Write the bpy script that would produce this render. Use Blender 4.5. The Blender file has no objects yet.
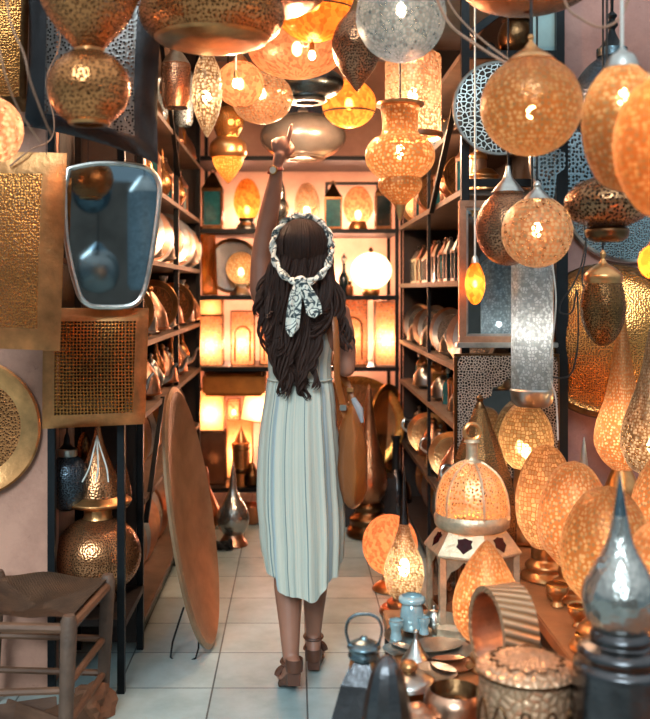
import bpy, bmesh, math, random
from mathutils import Vector, Matrix, Euler, noise
random.seed(7)
R = math.radians
F, H, CX, CY = 950.0, 1.45, 295.0, 290.0
scene = bpy.context.scene
COL = scene.collection

# ------------------------------------------------------------ helpers
def W(px, py, Y): return Vector(((px-CX)*Y/F, Y, H-(py-CY)*Y/F))
def S(Y): return Y/F
def lin(h):
    h = h.lstrip('#'); out = []
    for i in (0, 2, 4):
        c = int(h[i:i+2], 16)/255
        out.append(c/12.92 if c <= .04045 else ((c+.055)/1.055)**2.4)
    return (out[0], out[1], out[2], 1)

def thing(name, label, cat, loc=(0, 0, 0), rot=(0, 0, 0), group=None):
    o = bpy.data.objects.new(name, None); COL.objects.link(o)
    o.empty_display_size = .05
    o.location = loc; o.rotation_euler = rot
    o['label'] = label; o['category'] = cat
    if group: o['group'] = group
    return o
def mesh_of(bm, name, smooth=True, autos=None):
    me = bpy.data.meshes.new(name)
    bm.normal_update(); bm.to_mesh(me); bm.free()
    if smooth:
        for p in me.polygons: p.use_smooth = True
        try: me.set_sharp_from_angle(angle=R(autos or 42))
        except Exception: pass
    return me
def part(name, bm, mat, parent=None, smooth=True, label=None, autos=None):
    o = bpy.data.objects.new(name, mesh_of(bm, name, smooth, autos)); COL.objects.link(o)
    if mat: o.data.materials.append(mat)
    if parent is not None: o.parent = parent
    if label: o['label'] = label
    return o
def solo(name, bm, mat, label, cat, group=None, smooth=True, autos=None):
    o = part(name, bm, mat, None, smooth, None, autos); o['label'] = label; o['category'] = cat
    if group: o['group'] = group
    # put the origin at the base centre
    vs = [v.co for v in o.data.vertices]
    c = Vector((sum(v.x for v in vs)/len(vs), sum(v.y for v in vs)/len(vs), min(v.z for v in vs)))
    o.data.transform(Matrix.Translation(-c)); o.location = c
    return o
def struct(name, bm, mat, smooth=False):
    o = part(name, bm, mat, None, smooth); o['kind'] = 'structure'; return o
def dup(root, loc, rot, label=None, group=None, scale=None):
    r = root.copy(); COL.objects.link(r); r.location = loc; r.rotation_euler = rot
    if label: r['label'] = label
    if group: r['group'] = group
    if scale: r.scale = scale
    for ch in list(root.children):
        c = ch.copy(); COL.objects.link(c); c.parent = r
        for g in list(ch.children):
            d = g.copy(); COL.objects.link(d); d.parent = c
    return r

def box(bm, x0, x1, y0, y1, z0, z1, bev=0, M=None):
    vs = [bm.verts.new(p) for p in ((x0,y0,z0),(x1,y0,z0),(x1,y1,z0),(x0,y1,z0),(x0,y0,z1),(x1,y0,z1),(x1,y1,z1),(x0,y1,z1))]
    fs = [bm.faces.new([vs[i] for i in q]) for q in ((3,2,1,0),(4,5,6,7),(0,1,5,4),(1,2,6,5),(2,3,7,6),(3,0,4,7))]
    if bev:
        es = list({e for f in fs for e in f.edges})
        r = bmesh.ops.bevel(bm, geom=es, offset=bev, segments=2, affect='EDGES')
        vs = list({v for f in r['faces'] for v in f.verts} | {v for v in vs if v.is_valid})
    if M is not None:
        for v in vs:
            if v.is_valid: v.co = M @ v.co
    return bm
def nbox(*a, **k): return box(bmesh.new(), *a, **k)
def bar(bm, a, b, w, d=None):
    a, b = Vector(a), Vector(b); d = d or w
    ax = (b-a).normalized(); up = Vector((0,0,1)) if abs(ax.z) < .95 else Vector((0,1,0))
    s = ax.cross(up).normalized(); u = s.cross(ax).normalized()
    vs = []
    for p in (a, b):
        for sx, sy in ((-1,-1),(1,-1),(1,1),(-1,1)): vs.append(bm.verts.new(p+s*sx*w/2+u*sy*d/2))
    for q in ((3,2,1,0),(4,5,6,7),(0,1,5,4),(1,2,6,5),(2,3,7,6),(3,0,4,7)): bm.faces.new([vs[i] for i in q])
    return bm
def spl(pts, n=5):
    pts = [Vector(p) for p in pts]; out = []
    for i in range(len(pts)-1):
        p0 = pts[max(i-1,0)]; p1 = pts[i]; p2 = pts[i+1]; p3 = pts[min(i+2,len(pts)-1)]
        for k in range(n):
            t = k/n
            out.append(.5*((2*p1)+(p2-p0)*t+(2*p0-5*p1+4*p2-p3)*t*t+(3*p1-p0-3*p2+p3)*t*t*t))
    out.append(pts[-1]); return out
def tube(bm, pts, r, seg=8, closed=False, flat=1.0):
    pts = [Vector(p) for p in pts]; n = len(pts)
    rr = r if isinstance(r, (list, tuple)) else [r]*n
    rings = []; prev = None
    for i, p in enumerate(pts):
        if closed: t = pts[(i+1) % n]-pts[i-1]
        else: t = pts[min(i+1,n-1)]-pts[max(i-1,0)]
        if t.length < 1e-9: t = Vector((0,0,1))
        t.normalize()
        if prev is None:
            u = Vector((0,0,1)) if abs(t.z) < .9 else Vector((0,1,0))
            s = t.cross(u).normalized()
        else:
            s = prev-t*prev.dot(t)
            s = s.normalized() if s.length > 1e-6 else t.orthogonal().normalized()
        prev = s; u = t.cross(s)
        rings.append([bm.verts.new(p+(s*math.cos(2*math.pi*k/seg)+u*math.sin(2*math.pi*k/seg)*flat)*rr[i]) for k in range(seg)])
    m = n if closed else n-1
    for i in range(m):
        a, b = rings[i], rings[(i+1) % n]
        for k in range(seg): bm.faces.new((a[k], a[(k+1)%seg], b[(k+1)%seg], b[k]))
    if not closed:
        bm.faces.new(rings[0][::-1]); bm.faces.new(rings[-1])
    return bm
def ntube(*a, **k): return tube(bmesh.new(), *a, **k)
def lathe(bm, prof, seg=40, c=(0,0), rot0=0, sq=None):
    """prof: [(r, z)] ; uv in metres"""
    uvl = bm.loops.layers.uv.verify()
    R0 = max(p[0] for p in prof) or 1
    arc = [0]
    for i in range(1, len(prof)): arc.append(arc[-1]+math.hypot(prof[i][0]-prof[i-1][0], prof[i][1]-prof[i-1][1]))
    rings = []
    for r, z in prof:
        if r < 1e-5: rings.append([bm.verts.new((c[0], c[1], z))])
        else: rings.append([bm.verts.new((c[0]+r*math.cos(rot0+2*math.pi*k/seg), c[1]+r*math.sin(rot0+2*math.pi*k/seg), z)) for k in range(seg)])
    for i in range(len(prof)-1):
        a, b = rings[i], rings[i+1]
        for k in range(seg):
            k2 = (k+1) % seg
            if len(a) == 1 and len(b) == 1: continue
            u0, u1 = 2*math.pi*R0*k/seg, 2*math.pi*R0*(k+1)/seg
            if len(a) == 1: vs, uv = (a[0], b[k2], b[k]), ((u0,arc[i]),(u1,arc[i+1]),(u0,arc[i+1]))
            elif len(b) == 1: vs, uv = (a[k], a[k2], b[0]), ((u0,arc[i]),(u1,arc[i]),(u0,arc[i+1]))
            else: vs, uv = (a[k], a[k2], b[k2], b[k]), ((u0,arc[i]),(u1,arc[i]),(u1,arc[i+1]),(u0,arc[i+1]))
            try: f = bm.faces.new(vs)
            except ValueError: continue
            for l, q in zip(f.loops, uv): l[uvl].uv = q
    return bm
def nl(prof, seg=40, **k): return lathe(bmesh.new(), prof, seg, **k)
def ell(cy, rx, ry, a0=0, a1=180, n=16):
    return [(rx*math.sin(R(a0+(a1-a0)*i/n)), cy-ry*math.cos(R(a0+(a1-a0)*i/n))) for i in range(n+1)]
def sp(*pts, n=6):
    return [(max(v.x, 0), v.y) for v in spl([(p[0], p[1], 0) for p in pts], n)]
def uv_planar(bm, ax=0, ay=2):
    uvl = bm.loops.layers.uv.verify()
    for f in bm.faces:
        for l in f.loops: l[uvl].uv = (l.vert.co[ax], l.vert.co[ay])
    return bm

# ------------------------------------------------------------ materials
class N:
    def __init__(s, name):
        s.m = bpy.data.materials.new(name); s.m.use_nodes = True
        s.t = s.m.node_tree; s.t.nodes.clear()
        s.out = s.t.nodes.new('ShaderNodeOutputMaterial')
    def n(s, ty, **k):
        nd = s.t.nodes.new(ty)
        for a, v in k.items():
            if a.startswith('i_'):
                key = a[2:].replace('_', ' ')
                nd.inputs[key].default_value = v
            else: setattr(nd, a, v)
        return nd
    def l(s, a, b): s.t.links.new(a, b)
    def done(s, sh):
        s.l(sh, s.out.inputs['Surface']); return s.m
    def coord(s, kind='OBJ', scale=1):
        tc = s.n('ShaderNodeTexCoord')
        o = tc.outputs['UV' if kind == 'UV' else 'Object']
        if scale != 1:
            mp = s.n('ShaderNodeMapping'); mp.inputs['Scale'].default_value = scale if isinstance(scale, (tuple, list)) else (scale,)*3
            s.l(o, mp.inputs['Vector']); o = mp.outputs['Vector']
        return o
    def ramp(s, fac, stops):
        r = s.n('ShaderNodeValToRGB'); e = r.color_ramp.elements
        while len(e) < len(stops): e.new(.5)
        for k, (p, c) in enumerate(stops):
            e[k].position = p; e[k].color = c if len(c) == 4 else (*c, 1)
        s.l(fac, r.inputs['Fac']); return r.outputs['Color']
    def noise(s, scale, detail=4, rough=.55, kind='OBJ', vscale=1):
        nz = s.n('ShaderNodeTexNoise', i_Scale=scale, i_Detail=detail, i_Roughness=rough)
        s.l(s.coord(kind, vscale), nz.inputs['Vector']); return nz.outputs['Fac']
def mul(c, k): return (min(c[0]*k,1), min(c[1]*k,1), min(c[2]*k,1), 1)

def plain(name, col, rough=.5, metal=0, nscale=12, var=.35, bump=.0, bscale=40, kind='OBJ', vscale=1, coat=0):
    g = N(name); c = lin(col)
    f = g.noise(nscale, 5, .6, kind, vscale)
    cc = g.ramp(f, [(.25, mul(c, 1-var)), (.75, mul(c, 1+var*.45))])
    b = g.n('ShaderNodeBsdfPrincipled', i_Metallic=metal, i_Roughness=rough)
    if coat: b.inputs['Coat Weight'].default_value = coat
    g.l(cc, b.inputs['Base Color'])
    if bump:
        f2 = g.noise(bscale, 4, .6, kind, vscale)
        bp = g.n('ShaderNodeBump', i_Strength=bump, i_Distance=.01); g.l(f2, bp.inputs['Height']); g.l(bp.outputs[0], b.inputs['Normal'])
    return g.done(b.outputs[0])

def hammered(name, col, rough=.28, scale=70, var=.35, bump=.3, kind='UV'):
    """beaten metal"""
    g = N(name); c = lin(col)
    v = g.n('ShaderNodeTexVoronoi', i_Scale=scale); g.l(g.coord(kind), v.inputs['Vector'])
    f = g.noise(9, 5, .65)
    cc = g.ramp(f, [(.28, mul(c, 1-var)), (.7, mul(c, 1.1))])
    b = g.n('ShaderNodeBsdfPrincipled', i_Metallic=.9, i_Roughness=rough)
    g.l(cc, b.inputs['Base Color'])
    bp = g.n('ShaderNodeBump', i_Strength=bump, i_Distance=.006); g.l(v.outputs['Distance'], bp.inputs['Height']); g.l(bp.outputs[0], b.inputs['Normal'])
    return g.done(b.outputs[0])

def perf(name, col, rough=.3, scale=90, hole=.3, lit=None, kind='UV', style='dot', tl=.35, tr=.6, rnd=.75, var=.35, metal=.82, trc=None, back=.75, blend=.5):
    """pierced metal (2-D cell pattern on the unrolled sheet); lit=(hex) makes the sheet glow through like mosaic glass when a lamp burns inside"""
    g = N(name); c = lin(col)
    v = g.n('ShaderNodeTexVoronoi', i_Scale=scale, i_Randomness=rnd, voronoi_dimensions='2D')
    g.l(g.coord('UV'), v.inputs['Vector'])
    if style == 'dot':
        o = v.outputs['Distance']; lt = 'LESS_THAN'
    else:
        v.feature = 'DISTANCE_TO_EDGE'; o = v.outputs['Distance']; lt = 'GREATER_THAN'
    m = g.n('ShaderNodeMath', operation=lt); g.l(o, m.inputs[0]); m.inputs[1].default_value = hole
    mask = m.outputs[0]
    nz = g.noise(7, 3, .5)
    cc = g.ramp(nz, [(.3, mul(c, 1-var)), (.7, mul(c, 1.12))])
    b = g.n('ShaderNodeBsdfPrincipled', i_Metallic=metal if not lit else .6, i_Roughness=rough)
    g.l(cc, b.inputs['Base Color'])
    bp = g.n('ShaderNodeBump', i_Strength=.3, i_Distance=.004); g.l(o, bp.inputs['Height']); g.l(bp.outputs[0], b.inputs['Normal'])
    base = b.outputs[0]
    tp = g.n('ShaderNodeBsdfTransparent')
    mx0 = g.n('ShaderNodeMixShader'); g.l(tp.outputs[0], mx0.inputs[1])
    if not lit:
        sd_ = g.n('ShaderNodeBsdfDiffuse'); sd_.inputs['Color'].default_value = mul(c, .06)   # shade of the hole interior painted dark; back sets its share
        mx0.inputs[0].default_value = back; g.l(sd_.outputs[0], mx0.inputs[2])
    else:
        lc = lin(lit)
        t = g.n('ShaderNodeBsdfTranslucent'); t.inputs['Color'].default_value = mul(lc, .75)
        mx = g.n('ShaderNodeMixShader'); mx.inputs[0].default_value = tl
        g.l(base, mx.inputs[1]); g.l(t.outputs[0], mx.inputs[2]); base = mx.outputs[0]
        h = lin(trc or '#FFE0B8'); tp.inputs['Color'].default_value = h
        bw = g.n('ShaderNodeRGBToBW')
        v2 = g.n('ShaderNodeTexVoronoi', i_Scale=scale, i_Randomness=rnd, voronoi_dimensions='2D'); g.l(g.coord('UV'), v2.inputs['Vector']); g.l(v2.outputs['Color'], bw.inputs[0])
        t2 = g.n('ShaderNodeBsdfTranslucent'); g.l(g.ramp(bw.outputs[0], [(.25, mul(h, .5)), (.65, h)]), t2.inputs['Color'])
        mx0.inputs[0].default_value = 1-tr; g.l(t2.outputs[0], mx0.inputs[2])
    mx2 = g.n('ShaderNodeMixShader'); g.l(mask, mx2.inputs[0]); g.l(base, mx2.inputs[1]); g.l(mx0.outputs[0], mx2.inputs[2])
    return g.done(mx2.outputs[0])
def glow(name, col, s):
    g = N(name); e = g.n('ShaderNodeEmission', i_Strength=s); e.inputs['Color'].default_value = lin(col)
    return g.done(e.outputs[0])

M = {}
M['brass'] = hammered('brass', '#D2925E', .27, 60, bump=.2)
M['brass_smooth'] = plain('brass_smooth', '#DA9C64', .28, .88, 14, .45, .12, 60)
M['gold'] = hammered('gold_brass', '#DC964A', .26, 50, .3, .2)
M['copper'] = hammered('copper', '#BE7E58', .28, 60)
M['rose'] = plain('rose_copper', '#D3A184', .3, 1, 16, .4, .15, 50)
M['silver'] = hammered('silver', '#B4B2AC', .22, 60)
M['silver_smooth'] = plain('silver_smooth', '#C4C2BC', .28, 1, 14, .45, .12, 60)
M['silver_soft'] = plain('soft_silver', '#D2C6B8', .27, .65, 14, .25, .1, 60)
M['pewter'] = plain('pewter', '#7C8E96', .25, 1, 14, .5, .15, 60)
M['steel_dark'] = perf('dark_pierced_steel', '#8E8884', .3, 75, .28, kind='OBJ', var=.6)
M['steel_plain'] = plain('dark_steel', '#6C6A6C', .25, 1, 6, .6, .2, 20)
M['bronze'] = plain('bronze', '#6E4E33', .3, 1, 14, .5, .2, 60)
M['iron'] = plain('black_iron', '#16191C', .45, .6, 20, .4, .1, 80)
M['black'] = plain('black_cord', '#0D0D0E', .6)
M['cord_pale'] = plain('pale_cord', '#A87C62', .6)
M['wire_white'] = plain('white_wire', '#D8D2C8', .5)
M['wood'] = plain('brown_wood', '#6A4630', .6, 0, 8, .45, .3, 30, vscale=(1,1,6))
M['wood_dark'] = plain('dark_wood', '#2B1E18', .6, 0, 8, .4, .3, 30)
M['shelf_wood'] = plain('shelf_wood', '#6B5545', .55, 0, 10, .45, .2, 40)
M['table_wood'] = plain('table_wood', '#A5673F', .45, 0, 8, .4, .2, 30)
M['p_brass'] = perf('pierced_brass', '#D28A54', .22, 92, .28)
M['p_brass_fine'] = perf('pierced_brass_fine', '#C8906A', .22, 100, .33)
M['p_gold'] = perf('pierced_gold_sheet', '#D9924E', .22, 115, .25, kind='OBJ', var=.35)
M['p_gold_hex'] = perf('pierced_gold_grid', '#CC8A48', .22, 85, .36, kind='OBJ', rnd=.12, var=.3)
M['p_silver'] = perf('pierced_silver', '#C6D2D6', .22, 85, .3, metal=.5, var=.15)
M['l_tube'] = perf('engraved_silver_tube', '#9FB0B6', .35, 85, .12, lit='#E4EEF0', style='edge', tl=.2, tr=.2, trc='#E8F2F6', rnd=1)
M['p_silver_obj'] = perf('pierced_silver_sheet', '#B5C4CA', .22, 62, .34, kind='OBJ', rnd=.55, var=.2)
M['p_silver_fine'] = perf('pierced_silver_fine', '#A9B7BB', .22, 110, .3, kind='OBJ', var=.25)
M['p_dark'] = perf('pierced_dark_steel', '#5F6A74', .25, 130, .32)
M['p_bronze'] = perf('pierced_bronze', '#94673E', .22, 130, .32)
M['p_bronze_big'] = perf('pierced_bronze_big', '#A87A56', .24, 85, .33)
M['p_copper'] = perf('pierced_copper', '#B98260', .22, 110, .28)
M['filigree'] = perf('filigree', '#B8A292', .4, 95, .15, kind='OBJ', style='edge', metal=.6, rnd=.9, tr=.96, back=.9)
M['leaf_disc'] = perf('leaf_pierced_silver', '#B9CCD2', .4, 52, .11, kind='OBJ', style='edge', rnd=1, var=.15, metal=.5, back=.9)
# glowing shells
M['l_amber'] = perf('amber_mosaic_glass', '#A06C40', .3, 80, .36, lit='#FFA45C', tl=.24, tr=.45, trc='#FFDDB2')
M['l_amber_big'] = perf('amber_mosaic_big', '#A06C40', .3, 74, .38, lit='#FFA45C', tl=.24, tr=.45, trc='#FFDDB2')
M['l_orange'] = perf('orange_glass', '#C98742', .3, 50, .03, lit='#FF8A24', style='edge', tl=.6, tr=.35, trc='#FFAE58', rnd=1)
M['l_hex'] = perf('hex_amber_glass', '#8A5628', .35, 66, .1, lit='#FFA050', style='edge', tl=.12, tr=.35, rnd=.55, trc='#FFD2A0')
M['l_pale'] = perf('pale_pierced_globe', '#9A6E52', .3, 76, .42, lit='#FFB080', tl=.18, tr=.6, trc='#FFE2C4')
M['l_pink'] = perf('pink_glass', '#CC9474', .35, 60, .04, lit='#FF9E68', style='edge', tl=.5, tr=.4, trc='#FFBE94', rnd=1)
M['l_white'] = perf('white_pierced_globe', '#75878F', .35, 80, .12, lit='#C9DCE2', style='edge', tl=.12, tr=.6, trc='#F4FAFF', rnd=1)
M['l_silver'] = perf('silver_lit', '#7E6044', .28, 90, .4, lit='#FFD8A8', tl=.04, tr=.6, trc='#FFF0DC')
M['l_cream'] = perf('cream_shade', '#E8C09A', .5, 60, .2, lit='#FFC694', tl=.85, tr=.3, trc='#FFE0BC')
M['l_globe'] = perf('bright_globe', '#F0D8B8', .5, 60, .05, lit='#FFE4C4', tl=.9, tr=.3)
M['l_panel'] = perf('lit_pierced_panel', '#D29A6C', .4, 55, .34, lit='#FFB88E', tl=.6, tr=.5, trc='#FFE4CC')
M['jar'] = plain('pale_glass', '#A9C3C8', .08, .3, 20, .3)
M['brown_brass'] = plain('brown_brass', '#B08A6A', .4, .6, 9, .35, .2, 70)
M['p_brass_b'] = perf('pierced_brass_dark', '#C08258', .22, 100, .25)
M['stool_wood'] = plain('stool_wood', '#5C4334', .65, 0, 14, .5, .5, 40)
M['bulb'] = glow('bulb_glow', '#FFDCA8', 30)
M['bulb_white'] = glow('bulb_glow_white', '#FFF2E0', 30)

def light(parent, loc, power, col, rad=.03):
    d = bpy.data.lights.new('lamp_or_fill_light', 'POINT'); d.energy = power; d.color = lin(col)[:3]; d.shadow_soft_size = rad
    o = bpy.data.objects.new('lamp_or_fill_light', d); COL.objects.link(o); o.location = loc
    if parent: o.parent = parent
    return o
LP = 1.5
def rev(name, label, cat, cx, Y, parts, bulb=None, cord=None, group=None, seg=40, cordm='black', tilt=(0,0,0), links=False):
    """parts: [(part name, material, [(half width px, y px)...])]; silhouettes read off at depth Y, built as turned bodies"""
    yb = max(p[1] for q in parts for p in q[2]); s = S(Y)
    root = thing(name, label, cat, W(cx, yb, Y), tilt, group)
    for q in parts:
        pr = [(r*s, (yb-y)*s) for r, y in q[2]]
        sg = q[3] if len(q) > 3 else seg
        part(q[0], nl(pr, sg), M[q[1]], root, smooth=sg > 12)
    if bulb:
        by, pw = bulb[0], bulb[1]; col = bulb[2] if len(bulb) > 2 else '#FFB060'; br = bulb[3] if len(bulb) > 3 else 4
        z = (yb-by)*s
        if br: part('bulb', nl([(br*s*a, z+b*br*s) for a, b in ell(0, 1, 1.5, n=8)], 12), M['bulb_white' if pw < 0 or col == '#FFF0E0' else 'bulb'], root)
        light(root, (0, 0, z), abs(pw)*LP, col, max(br*s, .012))
    if cord is not None:
        yt = min(p[1] for q in parts for p in q[2])
        z0 = (yb-yt)*s; z1 = cord-root.location.z
        part('cord', ntube([(0,0,z0-.004),(0,0,(z0+z1)/2),(0,0,z1)], .0035 if not links else .006, 6), M[cordm], root)
    return root
# ============================================================ setting
def floor_mat():
    g = N('marble_tiles'); co = g.coord('OBJ')
    mp = g.n('ShaderNodeMapping'); g.l(co, mp.inputs['Vector']); mp.inputs['Location'].default_value = (-.043, -3.461, 0)
    bt = g.n('ShaderNodeTexBrick', offset=0, squash=1)
    for k, v in (('Scale', 1), ('Mortar Size', .0035), ('Mortar Smooth', .2), ('Bias', 0), ('Brick Width', .343), ('Row Height', .337)): bt.inputs[k].default_value = v
    bt.inputs['Color1'].default_value = lin('#AFBDBB'); bt.inputs['Color2'].default_value = lin('#98ABAC'); bt.inputs['Mortar'].default_value = lin('#4E5A5C')
    g.l(mp.outputs[0], bt.inputs['Vector'])
    nz = g.noise(5, 8, .65)
    st = g.ramp(nz, [(.3, (.62,.64,.62)), (.62, (1,1,1))])
    mx = g.n('ShaderNodeMix', data_type='RGBA', blend_type='MULTIPLY'); mx.inputs[0].default_value = .8
    g.l(bt.outputs['Color'], mx.inputs[6]); g.l(st, mx.inputs[7])
    b = g.n('ShaderNodeBsdfPrincipled', i_Roughness=.38); g.l(mx.outputs[2], b.inputs['Base Color'])
    rr = g.ramp(g.noise(14, 4), [(.3, (.3,.3,.3)), (.7, (.5,.5,.5))]); g.l(rr, b.inputs['Roughness'])
    bp = g.n('ShaderNodeBump', i_Strength=.3, i_Distance=.003); bp.invert = True
    g.l(bt.outputs['Fac'], bp.inputs['Height']); g.l(bp.outputs[0], b.inputs['Normal'])
    return g.done(b.outputs[0])
def plaster(name, col, col2):
    g = N(name)
    f = g.noise(3.2, 8, .7); cc = g.ramp(f, [(.32, lin(col2)), (.6, lin(col))])
    f3 = g.noise(22, 6, .7); sc = g.ramp(f3, [(.26, (.45,.42,.42)), (.36, (1,1,1))])
    mx = g.n('ShaderNodeMix', data_type='RGBA', blend_type='MULTIPLY'); mx.inputs[0].default_value = .7
    g.l(cc, mx.inputs[6]); g.l(sc, mx.inputs[7])
    b = g.n('ShaderNodeBsdfPrincipled', i_Roughness=.85); g.l(mx.outputs[2], b.inputs['Base Color'])
    bp = g.n('ShaderNodeBump', i_Strength=.35, i_Distance=.01); g.l(f3, bp.inputs['Height']); g.l(bp.outputs[0], b.inputs['Normal'])
    return g.done(b.outputs[0])
PINK = plaster('pink_plaster', '#BC8A74', '#9C6E5C')
MAUVE = plaster('mauve_plaster', '#A97C70', '#8A625A')
PEACH = plaster('peach_plaster', '#D5A78E', '#C0937C')
TEALW = plaster('street_plaster', '#8F8074', '#6E6258')
struct('floor', nbox(-3.6, 3.6, -3.6, 7, -.12, 0), floor_mat())
struct('wall_back', nbox(-1.2, 1.4, 6.86, 7, 0, 3.2), PEACH)
struct('wall_left', nbox(-1.2, -1.02, 3.56, 6.86, 0, 3.2), PEACH)
struct('wall_right', nbox(1.16, 1.4, 4.0, 6.86, 0, 3.2), PEACH)
struct('wall_front_left', nbox(-3.6, -.885, 3.42, 3.56, 0, 3.6), PINK)
struct('wall_front_right', nbox(1.095, 3.6, 3.87, 4.0, 0, 3.6), MAUVE)
struct('ceiling', nbox(-1.2, 1.4, 3.56, 6.86, 3.1, 3.2), plain('ceiling_boards', '#9AA4A6', .8, 0, 6, .3))
struct('wall_street', nbox(-3.6, 3.6, -3.6, -3.45, 0, 2.6), TEALW)
for i, y in enumerate((1.8, 2.3, 2.9, 3.3)):
    struct('trim_%d' % (i+1), nbox(-3.6, 3.6, y-.03, y+.03, 2.7, 2.78), M['wood_dark'])
struct('trim_5', nbox(-3.6, -3.5, -3.5, 3.42, 2.6, 2.7), M['wood_dark'])
struct('door_1', nbox(-.9, .1, -3.46, -3.42, 0, 2.1), plain('door_blue', '#234A63', .5))

# wooden panel strip of the painted board behind the right rack front
bd = solo('painted_board', nbox(.985, 1.075, 3.93, 3.96, 1.95, 2.9), plain('teal_paint', '#86A4A6', .5, 0, 5, .3), 'pale teal painted board leaning behind the right rack post, near the ceiling', 'board')

# ------------------------------------------------------------ racks
LZ = [.12, .6, .95, 1.24, 1.58, 1.9, 2.25, 2.62]
RZ = [.12, .5, .88, 1.13, 1.49, 1.86, 2.15, 2.42]
rk = thing('shelf_rack', 'long black iron shelf rack lining the left side of the aisle', 'shelf rack', (-.75, 3.42, 0))
o = Vector((-.75, 3.42, 0))
def rpart(root, name, x0, x1, y0, y1, z0, z1, m, bev=0):
    l = root.location
    return part(name, nbox(x0-l.x, x1-l.x, y0-l.y, y1-l.y, z0-l.z, z1-l.z, bev), m, root, smooth=False)
for x, y in ((-.625,3.42),(-.875,3.42),(-.625,3.84),(-.875,3.84),(-.625,5.0),(-.97,5.0),(-.625,6.12),(-.97,6.12)):
    rpart(rk, 'post', x-.013, x+.013, y-.013, y+.013, 0, 3.08, M['iron'])
for z in LZ: rpart(rk, 'shelf', -.97, -.61, 3.86, 6.15, z-.022, z, M['shelf_wood'])
rpart(rk, 'shelf', -.87, -.61, 3.43, 3.83, .235, .26, M['wood_dark'])
rpart(rk, 'shelf', -.87, -.61, 3.43, 3.83, 1.0, 1.02, M['wood_dark'])
rpart(rk, 'shelf', -.87, -.61, 3.43, 3.83, 2.2, 2.22, M['wood_dark'])
rpart(rk, 'end_panel', -.87, -.64, 3.832, 3.842, .03, 2.2, M['wood_dark'])
rpart(rk, 'end_panel', -.97, -.64, 6.14, 6.15, .03, 3.0, M['wood_dark'])
rpart(rk, 'back_panel', -.985, -.972, 3.86, 6.15, .03, 3.0, M['wood_dark'])
for a, b in (((-.612,3.9,.5),(-.612,4.4,.95)), ((-.612,4.15,2.75),(-.612,5.0,2.05))):
    part('brace', bar(bmesh.new(), Vector(a)-o, Vector(b)-o, .02), M['iron'], rk, smooth=False)
rk2 = thing('shelf_rack', 'long black iron shelf rack lining the right side of the aisle', 'shelf rack', (.87, 3.85, 0))
o = rk2.location
for x, y in ((.69,3.86),(1.075,3.86),(.685,4.86),(1.1,4.86),(.685,6.12),(1.1,6.12)):
    w = .016 if y < 4 else .008
    rpart(rk2, 'post', x-w, x+w, y-w, y+w, 0, 3.08, M['iron'])
for z in RZ: rpart(rk2, 'shelf', .675, 1.12, 3.88, 6.15, z-.024, z, M['shelf_wood'] if z > .6 else M['wood_dark'])
rpart(rk2, 'end_panel', .7, 1.12, 6.14, 6.15, .03, 3.0, M['wood_dark'])
rpart(rk2, 'back_panel', 1.122, 1.135, 3.9, 6.15, .03, 3.0, M['wood_dark'])
for z in (1.9, 2.42, 2.14): rpart(rk2, 'rail', .69, 1.075, 3.845, 3.87, z-.03, z, M['iron'])
part('brace', bar(bmesh.new(), Vector((.66, 4.6, 1.83))-o, Vector((.66, 3.95, 2.2))-o, .022), M['iron'], rk2, smooth=False)
part('brace', bar(bmesh.new(), Vector((.72, 3.9, 2.5))-o, Vector((1.05, 3.9, 2.75))-o, .03), M['iron'], rk2, smooth=False)
rk3 = thing('shelf_rack', 'black iron display shelf across the back wall behind the woman', 'shelf rack', (0, 6.2, 0))
BZ = [.165, .955, 1.42, 1.855, 2.33]
for x in (-.63, .665):
    for y in (6.2, 6.75): rpart(rk3, 'post', x-.012, x+.012, y-.012, y+.012, 0, 3.08, M['iron'])
for z in BZ: rpart(rk3, 'shelf', -.645, .68, 6.19, 6.78, z-.035, z-.006, M['iron'])

# ============================================================ hanging lamps (front)
CB = 2.7   # underside of the beams
s_, c_ = 'p_brass', 'brass_smooth'
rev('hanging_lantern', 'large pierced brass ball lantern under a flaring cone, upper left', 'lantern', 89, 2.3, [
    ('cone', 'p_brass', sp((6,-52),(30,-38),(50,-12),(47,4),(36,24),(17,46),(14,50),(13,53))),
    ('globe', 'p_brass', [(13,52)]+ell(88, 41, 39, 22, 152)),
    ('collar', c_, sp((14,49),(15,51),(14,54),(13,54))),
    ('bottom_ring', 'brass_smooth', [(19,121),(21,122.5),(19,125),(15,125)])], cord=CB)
rev('hanging_lantern', 'pinkish pierced ball lantern cut by the left edge of the photo', 'lantern', -8, 2.5, [
    ('globe', 'l_pale', ell(130, 31, 33)), ('cap', c_, sp((3,88),(6,92),(9,98),(12,101)))], bulb=(128, 1.1, '#FFC8A0', 3), cord=CB, seg=32)
rev('hanging_lantern', 'wide flattened brass lantern at the top, left of centre', 'lantern', 212, 2.55, [
    ('cap', c_, sp((4,-40),(9,-34),(14,-28),(22,-25))),
    ('shade', 'p_brass', ell(14, 73, 40, 16, 128, 14)),
    ('skirt', 'brass_smooth', [(57.5,38.6)]+sp((55,41),(40,46),(20,48),(0,48.5)))], cord=CB, seg=56)
rev('hanging_lantern', 'broad flat saucer lantern touching the top edge, gold toned', 'lantern', 245, 2.85, [
    ('cap', c_, sp((4,-44),(10,-38),(14,-32))),
    ('shade', 'p_brass_fine', ell(-8, 82, 22, 10, 170, 14))], cord=CB, seg=56)
rev('hanging_lantern', 'pale copper saucer lantern with glowing bulb below the amber dome', 'lantern', 297, 3.8, [
    ('cap', c_, sp((4,8),(8,14),(12,20))),
    ('shade', 'l_pink', ell(46, 50, 32, 14, 178, 16))], bulb=(49, 3.0, '#FFB080', 5), cord=3.1, seg=48)
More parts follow.
